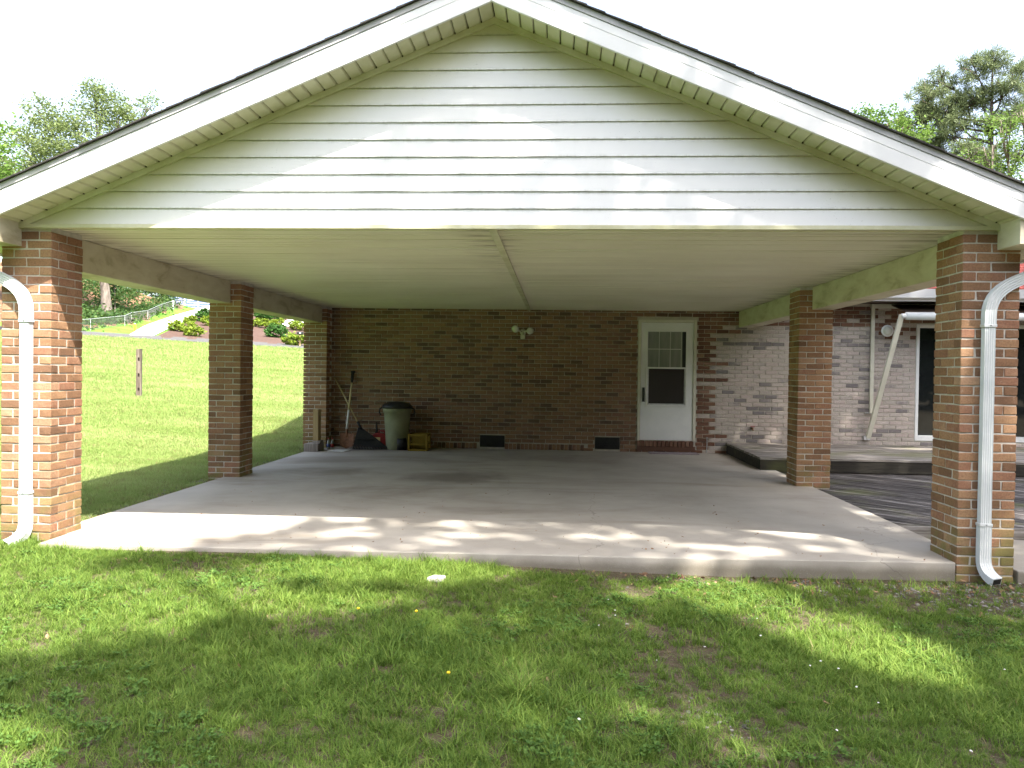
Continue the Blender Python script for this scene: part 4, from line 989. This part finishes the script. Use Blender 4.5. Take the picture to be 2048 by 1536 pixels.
cc = np.vstack(cc); nn = 80
dr_ = RNG.normal(size=(len(cc)*nn, 3)); dr_[:, 2] += .25; dr_ /= np.linalg.norm(dr_, axis=1)[:, None]
P0 = np.repeat(cc, nn, 0); ln = .16+.2*RNG.random((len(P0), 1)); P1 = P0+dr_*ln
sd_ = np.cross(dr_, RNG.normal(size=dr_.shape)); sd_ /= np.linalg.norm(sd_, axis=1)[:, None]
Vv = np.stack([P0, P1+sd_*.014, P1-sd_*.014], 1).reshape(-1, 3); mkobj('crown', npmesh('crown', Vv, np.arange(len(Vv)).reshape(-1, 3)), MT['needle'], t)
tp = Vector(PD(1985, 130, d3)); b_ = Vector(pb); tr = MB(); tr.tube([b_-Vector((0, 0, .3)), b_.lerp(tp, .4), b_.lerp(tp, .75), tp], [.26, .19, .11, .03], 10); tr.build('trunk', MT['pinebark'], t, True)
lb = MB()
for (c, r) in pl:
    c = Vector(np.asarray(c)); s_ = b_.lerp(tp, min(.95, max(.3, (c.z-1.2)/tp.z))); md = s_.lerp(c, .5)+Vector((0, 0, -.25)); lb.tube([s_, md, c], [.06, .04, .016], 6)
    for _ in range(6):
        d = Vector((random.gauss(0, 1), random.gauss(0, 1), random.gauss(.2, .5))).normalized()*float(r[0])*.9; lb.tube([md.lerp(c, random.uniform(.3, 1)), c+d*.55+Vector((0, 0, -.05)), c+d], [.028, .02, .008], 4)
lb.build('limbs', MT['pinebark'], t, True)
d4 = 30.
b4 = PD(1770, 600, d4); b4[2] = -.1
tree('sweetgum_tree', b4, [L(1772, 258, 44, d4), L(1708, 242, 16, d4), L(1738, 240, 20, d4), L(1775, 246, 24, d4), L(1806, 252, 26, d4), L(1830, 285, 34, d4), L(1720, 246, 22, d4), L(1790, 330, 50, d4), L(1720, 300, 40, d4)], 'dense light green leafy tree behind the rake, left of the pine', 'tree', MT['leafhi'], MT['bark'], .2, 32, 52, .34, .105)
d5 = 27.
b5 = PD(2075, 620, d5); b5[2] = -.1
tree('honeylocust_tree', b5, [L(1985, 290, 34, d5), L(2012, 248, 28, d5), L(1935, 318, 28, d5), L(2040, 300, 34, d5), L(2065, 255, 34, d5), L(2000, 345, 30, d5), L(1960, 330, 24, d5), L(2040, 360, 40, d5), L(2090, 320, 60, d5), L(2015, 390, 40, d5), L(1950, 375, 24, d5), L(2045, 225, 22, d5)], 'airy yellow-green tree in front of the pine, at the house end', 'tree', MT['leafhi'], MT['bark'], .18, 28, 44, .36, .095, asp=.45)
d6 = 34.; b6 = PD(1466, 500, d6); b6[2] = -.1
tree('poplar_tree', b6, [L(1466, 143, 9, d6), L(1460, 190, 26, d6), L(1475, 240, 40, d6)], 'treetop just peeking over the shingle edge above the gable', 'tree', MT['leafhi'], MT['bark'], .15, 12, 22, .3, .2)
# shrubs in the mulch bed
def shrub(px0, px1, py0, py1, gold, label):
    pc = (px0+px1)/2; b = hit(pc, py1-1.5); d = math.hypot(b[0]-CAM[0], b[1]-CAM[1]); w = (px1-px0)/FPX*d*.5; h = (py1-py0)/FPX*d
    t = thing('shrub', b, label, 'shrub', 'shrubs in the mulch bed')
    lobes = [((b[0], b[1], b[2]+h*.42), (w*.8, w*.7, h*.42))]
    for i in range(6):
        a = i*1.05+random.random(); lobes.append(((b[0]+math.cos(a)*w*.6, b[1]+math.sin(a)*w*.5, b[2]+h*random.uniform(.3, .72)), (w*.38, w*.35, h*.26)))
    C = clumps(lobes, 46, 34, .2, shell=.8, flat=.6); C = C[C[:, 2] > b[2]-.02]
    Vv, Ff = leaves(C, .2, .55); mkobj('foliage', npmesh('foliage', Vv, Ff), MT['shruby' if gold else 'shrubg'], t)
    m_ = MB()
    for i in range(4):
        a = i*1.6; m_.tube([(b[0], b[1], b[2]-.1), (b[0]+math.cos(a)*w*.3, b[1]+math.sin(a)*w*.3, b[2]+h*.5)], [.035, .015], 5)
    m_.build('stems', MT['bark'], t)
SHR = [(338, 369, 643, 665, 1, 'golden shrub at the mulch corner beside the driveway'), (362, 392, 640, 666, 1, 'golden shrub between the corner shrub and the tall green one'), (369, 406, 653, 675, 1, 'low golden shrub in front of the others at the driveway corner'),
       (369, 391, 634, 645, 1, 'small golden shrub at the driveway edge behind the corner group'), (390, 428, 619, 647, 0, 'tall green shrub along the driveway edge'), (401, 430, 631, 654, 1, 'golden shrub in front of the tall green driveway shrub'),
       (505, 579, 620, 645, 0, 'wide dark green shrub at the back of the mulch bed'), (500, 524, 635, 656, 1, 'golden shrub beside bare mulch, below the wide green shrub'), (519, 545, 638, 659, 1, 'golden shrub touching the round green shrub'),
       (542, 569, 636, 652, 1, 'golden shrub above the round green shrub'), (527, 578, 648, 677, 0, 'round bright green shrub in the middle of the mulch'), (576, 612, 641, 663, 1, 'yellow-green shrub beside the pale parking pad'), (567, 612, 667, 693, 1, 'golden shrub beside the mailbox post')]
for a in SHR: shrub(*a)
# weeds on the soil bank
C = []
for _ in range(950):
    px = random.uniform(140, 345); fy = np.interp(px, [a for a, b in FENCE], [b for a, b in FENCE]); py = fy-4-random.random()**1.2*(110 if px < 230 else 70)
    if vn(px, py*1.5, .045, 3) < .4: continue
    p = hit(px, py); n = 22; C.append(p+RNG.normal(size=(n, 3))*[.7, .7, .3]+[0, 0, .25])
Vv, Ff = leaves(np.vstack(C), .3); o = mkobj('bank_weeds', npmesh('bank_weeds', Vv, Ff), MT['ivy'], kind='stuff'); tag(o, 'dark green weeds and vines covering the soil bank', 'weeds')
iv = hit(232, 632); t = thing('bush', iv, 'leafy green vine bush growing against the oak trunk', 'bush')
lo_ = [((iv[0]+.2, iv[1]-.6, iv[2]+1.2+i*.9), (.9, .7, .8)) for i in range(4)]
Vv, Ff = leaves(clumps(lo_, 9, 26, .4), .32); mkobj('foliage', npmesh('foliage', Vv, Ff), MT['ivy'], t); MB().tube([(iv[0]+.2, iv[1]-.5, iv[2]-.2), (iv[0]+.2, iv[1]-.6, iv[2]+3.5)], [.06, .02], 5).build('stem', MT['bark'], t)
# ------------------------------------------------------------------ shade trees behind the camera
SV = np.array([.34, -.503, 1.0])
LIT = [(-3.4, 1.0, 1.75, 1.6, 0), (-4.4, 3, 1.7, 6, 0), (-2.7, -1.6, 1.7, .85, .25), (-.7, -.52, 1.05, .36, .12), (-1.0, -1.35, .75, .26, .3), (1.72, -.7, .42, .68, .35), (2.15, -1.5, .42, .7, .35), (-1.7, -3.2, .5, .35, 0), (1.9, .28, .42, .10, -.1), (-.2, .5, .28, .09, 0), (.75, .6, .25, .06, 0), (1.2, .62, .3, .06, -.1),
       (.76, 1.38, .2, .16, 0), (2.3, 1.0, .16, .14, 0), (2.86, .8, .09, .2, 0), (-.9, 1.5, .35, .12, 0), (.2, 1.55, .3, .12, 0), (-1.2, .4, .35, .1, .2), (6.2, 7.2, .7, .16, 0), (-.9, 1.9, .5, .1, .1), (-1.4, 1.2, .25, .3, 0)]
def lit(gx, gy):
    v = np.zeros_like(gx)
    for (cx_, cy_, rx, ry, a) in LIT:
        c, s_ = math.cos(a), math.sin(a); u = (gx-cx_)*c+(gy-cy_)*s_; w = -(gx-cx_)*s_+(gy-cy_)*c
        v = np.maximum(v, 1-np.sqrt((u/rx)**2+(w/ry)**2))
    return v
def shade_tree(name, trunk, gap, gx0, gx1, gy0, gy1, n, label):
    gx = RNG.uniform(gx0, gx1, n); gy = RNG.uniform(gy0, gy1, n)
    h = RNG.uniform(13, 21, n)
    keep = (lit(gx, gy)+RNG.normal(size=n)*.06 < 0) & (vn(gx, gy, 1.6, 4) > gap)
    gx, gy, h = gx[keep], gy[keep], h[keep]
    P = np.stack([gx, gy, np.zeros_like(gx)], 1)+SV*h[:, None]
    d = P-CAM; c = d@FWD; u = 1024+FPX*(d@RGT)/np.maximum(c, .01); w = 768-FPX*(d@UPV)/np.maximum(c, .01)
    inv = (c > 0) & (u > -250) & (u < 2300) & (w > -300)
    P = P[~inv]
    t = thing(name, trunk, label, 'tree')
    Vv, Ff = leaves(P, .23, .7, .8); mkobj('crown', npmesh('crown', Vv, Ff), MT['leaf'], t)
    tb_ = Vector(trunk); cen = Vector(P.mean(0)); fk = tb_+Vector((0, 0, 9)); tr = MB()
    tr.tube([tb_-Vector((0, 0, .4)), tb_+Vector((0, 0, .2)), tb_+Vector((0, 0, 4)), fk], [.6, .5, .42, .34], 12); tr.build('trunk', MT['bark'], t, True)
    lb = MB()
    for i in range(16):
        q = Vector(P[RNG.integers(len(P))]); md = fk.lerp(q, .5)+Vector((0, 0, .9)); lb.tube([fk, md, q], [.13, .08, .02], 6)
    lb.build('limbs', MT['bark'], t, True)
shade_tree('shade_tree', (8.5, -13, -.15), .13, -2.6, 5.0, -6.5, 4.6, 38000, 'broad shade tree standing on the lawn behind the photographer')
shade_tree('shade_tree', (16.5, -4.0, -.15), .04, 1.7, 11, 2.5, 11, 42000, 'broad shade tree standing off the far end of the deck')
# dense wood closing the view behind the photographer
C = []
for _ in range(2600):
    u = random.uniform(-30, 48); C.append(np.array([u, -19-random.random()*5+.012*(u-9)**2*.35, random.random()**.8*9])+RNG.normal(size=(9, 3))*.7)
for _ in range(1500):
    C.append(np.array([22+random.random()*5, random.uniform(-18, 24), random.random()**.8*9])+RNG.normal(size=(9, 3))*.7)
C = np.vstack(C); C = C[C[:, 2] > .1]; d = C-CAM; c = d@FWD; u = FPX*(d@RGT)/np.maximum(c, .01); C = C[~((c > 0) & (np.abs(u) < 1300))]
Vv, Ff = leaves(C, 1.0, .75, .9); o = mkobj('woodland', npmesh('woodland', Vv, Ff), MT['ivy'], kind='stuff'); tag(o, 'dense green wood closing the far sides of the yard', 'woodland')
# ------------------------------------------------------------------ grass (instanced clumps)
def blade(rng, Lb, wb, lean, az, ox, oy, n=3):
    vs = []; dx, dy = math.cos(az), math.sin(az); sx_, sy_ = -dy, dx
    for i in range(n+1):
        t = i/n; r = lean*Lb*t*t; z = Lb*t*(1-.35*lean*t); w = wb*(1-t)**.6*(.5 if i == n else 1)
        if i == n: vs.append((ox+dx*r, oy+dy*r, z))
        else: vs += [(ox+dx*r+sx_*w, oy+dy*r+sy_*w, z), (ox+dx*r-sx_*w, oy+dy*r-sy_*w, z)]
    fs = [(2*i, 2*i+1, 2*i+3, 2*i+2) for i in range(n-1)]+[(2*n-2, 2*n-1, 2*n)]
    return vs, fs
def clump_obj(name, nb_, h0, h1, w0, w1, rad_, mt, seed, lean=(.2, 1.1), dry=0):
    rng = random.Random(seed); m_ = MB()
    for _ in range(nb_):
        a = rng.uniform(0, 6.283); r = rad_*math.sqrt(rng.random()); vs, fs = blade(rng, rng.uniform(h0, h1), rng.uniform(w0, w1), rng.uniform(*lean), rng.uniform(0, 6.283), r*math.cos(a), r*math.sin(a)); m_.add(vs, fs)
    me = bpy.data.meshes.new(name); me.from_pydata(m_.v, [], m_.f); me.update(); me.materials.append(mt); return bpy.data.objects.new(name, me)
def clover_obj(name, seed):
    rng = random.Random(seed); m_ = MB()
    for _ in range(14):
        x, y = rng.uniform(-.06, .06), rng.uniform(-.06, .06); z = rng.uniform(.02, .055); a0 = rng.uniform(0, 6.28); tl = rng.uniform(-.004, .004)
        for k in range(3):
            a = a0+k*2.094; r = rng.uniform(.010, .016); c, s_ = math.cos(a), math.sin(a)
            pts = [(0, 0), (r*.7, -r*.55), (r*1.3, -r*.4), (r*1.3, r*.4), (r*.7, r*.55)]
            m_.add([(x+c*u-s_*v, y+s_*u+c*v, z+(.004 if i > 1 else 0)+tl*i) for i, (u, v) in enumerate(pts)], [(0, 1, 2, 3, 4)])
    me = bpy.data.meshes.new(name); me.from_pydata(m_.v, [], m_.f); me.update(); me.materials.append(MT['clover']); return bpy.data.objects.new(name, me)
def coll(name, objs):
    c = bpy.data.collections.new(name)
    for o in objs: c.objects.link(o)
    return c
def scatter(name, P, S, collection, label, cat, tilt=.15):
    n = len(P); me = bpy.data.meshes.new(name); me.vertices.add(n); me.vertices.foreach_set('co', np.asarray(P, np.float32).ravel())
    a = me.attributes.new('scl', 'FLOAT', 'POINT'); a.data.foreach_set('value', np.asarray(S, np.float32))
    rot = np.stack([RNG.normal(size=n)*tilt, RNG.normal(size=n)*tilt, RNG.uniform(0, 6.283, n)], 1).astype(np.float32)
    a = me.attributes.new('rot', 'FLOAT_VECTOR', 'POINT'); a.data.foreach_set('vector', rot.ravel())
    o = bpy.data.objects.new(name, me); COL.objects.link(o); o['kind'] = 'stuff'; tag(o, label, cat)
    ng = bpy.data.node_groups.new(name, 'GeometryNodeTree'); ng.interface.new_socket('Geometry', in_out='INPUT', socket_type='NodeSocketGeometry'); ng.interface.new_socket('Geometry', in_out='OUTPUT', socket_type='NodeSocketGeometry')
    gi = ng.nodes.new('NodeGroupInput'); go = ng.nodes.new('NodeGroupOutput'); ip = ng.nodes.new('GeometryNodeInstanceOnPoints'); ci = ng.nodes.new('GeometryNodeCollectionInfo')
    ci.inputs['Collection'].default_value = collection; ci.inputs['Separate Children'].default_value = True; ci.inputs['Reset Children'].default_value = True
    ip.inputs['Pick Instance'].default_value = True
    r_ = ng.nodes.new('GeometryNodeInputNamedAttribute'); r_.data_type = 'FLOAT_VECTOR'; r_.inputs[0].default_value = 'rot'
    s_ = ng.nodes.new('GeometryNodeInputNamedAttribute'); s_.data_type = 'FLOAT'; s_.inputs[0].default_value = 'scl'
    ri = ng.nodes.new('FunctionNodeRandomValue'); ri.data_type = 'INT'; 
    for i_ in ri.inputs:
        if i_.name == 'Max' and i_.type == 'INT': i_.default_value = len(collection.objects)-1
        if i_.name == 'Min' and i_.type == 'INT': i_.default_value = 0
    lk = ng.links.new; lk(gi.outputs[0], ip.inputs['Points']); lk(ci.outputs[0], ip.inputs['Instance']); lk(r_.outputs[0], ip.inputs['Rotation']); lk(s_.outputs[0], ip.inputs['Scale'])
    lk([q for q in ri.outputs if q.type == 'INT'][0], ip.inputs['Instance Index']); lk(ip.outputs[0], go.inputs[0])
    md = o.modifiers.new('scatter', 'NODES'); md.node_group = ng
    return o
G_ = coll('grass_clumps', [clump_obj('clump', 26, .025, .085, .0016, .0034, .055, MT['grass'], s) for s in range(5)]+[clump_obj('clump', 22, .04, .12, .002, .0042, .05, MT['grass'], s+10, (.4, 1.3)) for s in range(3)]+[clump_obj('clump', 16, .02, .07, .0014, .0026, .05, MT['grassdry'], 31)])
CL_ = coll('clover_clumps', [clover_obj('clover', s) for s in range(4)])
def gfree(x, y):       # where grass may grow
    ok = ~((np.abs(x) < XP+.02) & (y > -.16+.024*x))
    ok &= ~((np.abs(x) > XP-.03) & (np.abs(x) < XP+PW+.03) & (y > -.03) & (y < PW))
    ok &= ~((x > -XS-.04) & (y > .0))
    return ok
n = 74000
x = RNG.uniform(-4.6, 4.6, n); y = RNG.uniform(-4.0, .1, n)
dens = .35+.75*vn(x, y, 2.1, 1)
track = np.exp(-((x-1.15-.15*np.sin(y*1.3))/.33)**2)*sst(-.1, -.7, y)*.55
grav = sst(-1.1, -.25, y)*sst(1.3, 3.3, x)+sst(3.0, 3.6, x)*sst(-1.3, -.6, y)
edge = sst(-.34, -.2, y)*sst(-.6, .8, x)*1.0
bare = sst(.62, .8, vn(x, y, 1.35, 7))*.4
keep = gfree(x, y) & (RNG.random(n) < np.clip(dens-track-.95*grav-edge-bare, .1, 1))
x, y = x[keep], y[keep]
scatter('grass', np.stack([x, y, H(x, y)-.004], 1), (.38+.5*vn(x, y, 1.7, 2))*(.7+.6*RNG.random(len(x)))*np.where(RNG.random(len(x)) < .04, 1.4, 1.), G_, 'weedy patchy grass in front of the carport slab', 'grass')
n = 2400; x = RNG.uniform(-4, 4.4, n); y = RNG.uniform(-3.8, -.2, n)
keep = gfree(x, y) & (RNG.random(n) < sst(.48, .72, vn(x, y, 1.9, 9))-.6*sst(-1, -.3, y)*sst(1.5, 3.2, x)); x, y = x[keep], y[keep]
scatter('clover', np.stack([x, y, H(x, y)], 1), .42+.4*RNG.random(len(x)), CL_, 'patches of low clover among the front grass', 'clover')
# left lawn
n = 90000; az = np.radians(RNG.uniform(-37, -9, n)); d = 5.5*np.exp(RNG.random(n)*math.log(62/5.5))
x = CAM[0]+d*np.sin(az); y = CAM[1]+d*np.cos(az)
keep = (x < -XS-.05) & ~((y > -.05) & (y < PW+.02) & (x > -XP-PW-.02)) & ~((y > 3.5) & (y < 4) & (x > -XP-PW-.03)) & ((x < -XS-.3) | (RNG.random(n) < .35)); x, y, d = x[keep], y[keep], d[keep]
sc_ = .8*(.7+.6*RNG.random(len(x)))*np.clip(d/11, .85, 4.5)*np.where(x > -4.4, 1.15, 1)
GF_ = coll('lawn_clumps', [clump_obj('clump', 44, .025, .062, .0018, .0036, .1, MT['grasslawn'], s+50, (.2, 1.)) for s in range(5)]+[clump_obj('clump', 34, .03, .06, .0018, .0032, .1, MT['grassdry'], 66)])
scatter('side_lawn_grass', np.stack([x, y, H(x, y)-.004], 1), sc_, GF_, 'mown bright green lawn rising towards the road', 'grass')
# fescue tuft, flowers, gravel, litter
tf = at(1040, 1400, 2, -.1); tz = float(H(tf[0], tf[1]))
o = clump_obj('grass_tuft', 170, .1, .2, .0016, .003, .07, MT['grass'], 91, (.5, 1.2)); COL.objects.link(o); o.location = (tf[0], tf[1], tz-.005); tag(o, 'coarse darker tuft of tall fescue in the front lawn', 'grass tuft')
o = clump_obj('straw_tips', 30, .17, .21, .001, .0018, .06, MT['grassdry'], 92, (.3, .8)); COL.objects.link(o); o.parent = bpy.data.objects['grass_tuft']
for (px, py, lb) in ((715, 1228, 'yellow dandelion flower in the front grass, largest of them'), (895, 1352, 'small yellow dandelion flower low in the shaded front grass'), (831, 1231, 'tiny yellow dandelion bud between the brighter grass patches')):
    p = at(px, py, 2, -.03); z = float(H(p[0], p[1])); t = thing('dandelion', (p[0], p[1], z), lb, 'flower', 'dandelions in the front lawn')
    MB().tube([(p[0], p[1], z-.01), (p[0]+.004, p[1], z+.075)], .002, 5).build('stem', MT['grass'], t)
    MB().lathe([(.002, .068), (.008, .071), (.009, .076), (.004, .08)], (p[0]+.004, p[1], z), 12).build('flower_head', MT['petal_y'], t)
def pebble(name, s, mt, seed):
    bm = bmesh.new(); bmesh.ops.create_icosphere(bm, subdivisions=1, radius=1); r = random.Random(seed)
    for v in bm.verts: v.co *= r.uniform(.7, 1.15); v.co.z *= .55
    me = bpy.data.meshes.new(name); bm.to_mesh(me); bm.free(); me.materials.append(mt); return bpy.data.objects.new(name, me)
PB_ = coll('pebbles', [pebble('pebble', 1, MT['gravel'], s) for s in range(6)])
n = 14000; x = RNG.uniform(-.8, 5.2, n); y = RNG.uniform(-3.2, 0.0, n)
g_ = sst(-.9, -.15, y)*sst(.6, 3.2, x)+sst(2.7, 3.7, x)*sst(-1.5, -.5, y)+.5*np.exp(-((x-1.25)/.35)**2)*sst(.5, .7, vn(x, y, 2.1, 11))
keep = gfree(x, y) & (RNG.random(n) < g_*.9); x, y = x[keep], y[keep]
scatter('gravel', np.stack([x, y, H(x, y)+.002], 1), RNG.uniform(.005, .016, len(x)), PB_, 'grey gravel showing along the slab edge and thin grass', 'gravel', .3)
def dleaf(seed):
    r = random.Random(seed); m_ = MB(); w = r.uniform(.3, .6); c = r.uniform(-.3, .5)
    m_.add([(-1, 0, c*.5), (-.3, w, 0), (.5, w*.8, .05), (1, 0, c), (.5, -w*.8, .1), (-.3, -w, 0.05)], [(0, 1, 2, 3), (0, 3, 4, 5)])
    me = bpy.data.meshes.new('dead_leaf'); me.from_pydata(m_.v, [], m_.f); me.update(); me.materials.append(MT['litter']); return bpy.data.objects.new('dead_leaf', me)
DL_ = coll('dead_leaves', [dleaf(s) for s in range(5)])
n = 5200; x = RNG.uniform(-3.3, 5, n); y = RNG.uniform(-2.5, -.02, n)
keep = gfree(x, y) & (RNG.random(n) < sst(-.55, -.15, y)*sst(-.5, 1.5, x)*.8+.05+sst(3, 3.7, x)*sst(-1, -.3, y)*.5); x, y = x[keep], y[keep]
scatter('leaf_litter', np.stack([x, y, H(x, y)+.01], 1), RNG.uniform(.008, .024, len(x)), DL_, 'brown leaf litter along the foot of the slab', 'leaf litter', .5)
n = 1500; x = -XS-.02-np.abs(RNG.normal(size=n))*.12; y = RNG.uniform(.5, 7.2, n); k_ = ~((y > 3.5) & (y < 4.02)); x, y = x[k_], y[k_]
scatter('slab_edge_stones', np.stack([x, y, H(x, y)+.004], 1), RNG.uniform(.005, .02, len(x)), coll('edge_mix', list(PB_.objects)[:3]+list(DL_.objects)[:3]), 'strip of stones and dead leaves along the lawn side of the slab', 'gravel', .4)
WF_ = coll('white_flowers', [pebble('clover_flower', 1, MT['petal_w'], 40+s) for s in range(2)])
n = 20; x = RNG.uniform(.4, 3.0, n); y = RNG.uniform(-3.2, -1.0, n)
scatter('clover_flowers', np.stack([x, y, H(x, y)+.06], 1), RNG.uniform(.004, .007, n), WF_, 'tiny white clover blossoms dotted through the front grass', 'flowers')
n = 150; x = RNG.uniform(-3.2, 3.2, n); y = np.abs(RNG.normal(size=n))*1.6-.05; y = np.where(y > 7.3, 7, y)
scatter('slab_debris', np.stack([x, y, np.full(n, .004)], 1), RNG.uniform(.004, .014, n), DL_, 'scattered leaf crumbs and bits lying on the concrete slab', 'debris', .3)
# small bits on the slab and lawn
pr_ = at(872, 1164, 2, -.07)
tag(MB().prism([(pr_[0]-.06, pr_[1]-.03), (pr_[0]+.05, pr_[1]-.02), (pr_[0]+.065, pr_[1]+.03), (pr_[0]-.02, pr_[1]+.035)], 2, float(H(pr_[0], pr_[1]))+.0, float(H(pr_[0], pr_[1]))+.045).build('pale_stone', MT['paper2'], None, bevel=.012), 'pale flat stone lying in the bright grass near the slab', 'stone')
print('objects', len(bpy.data.objects))
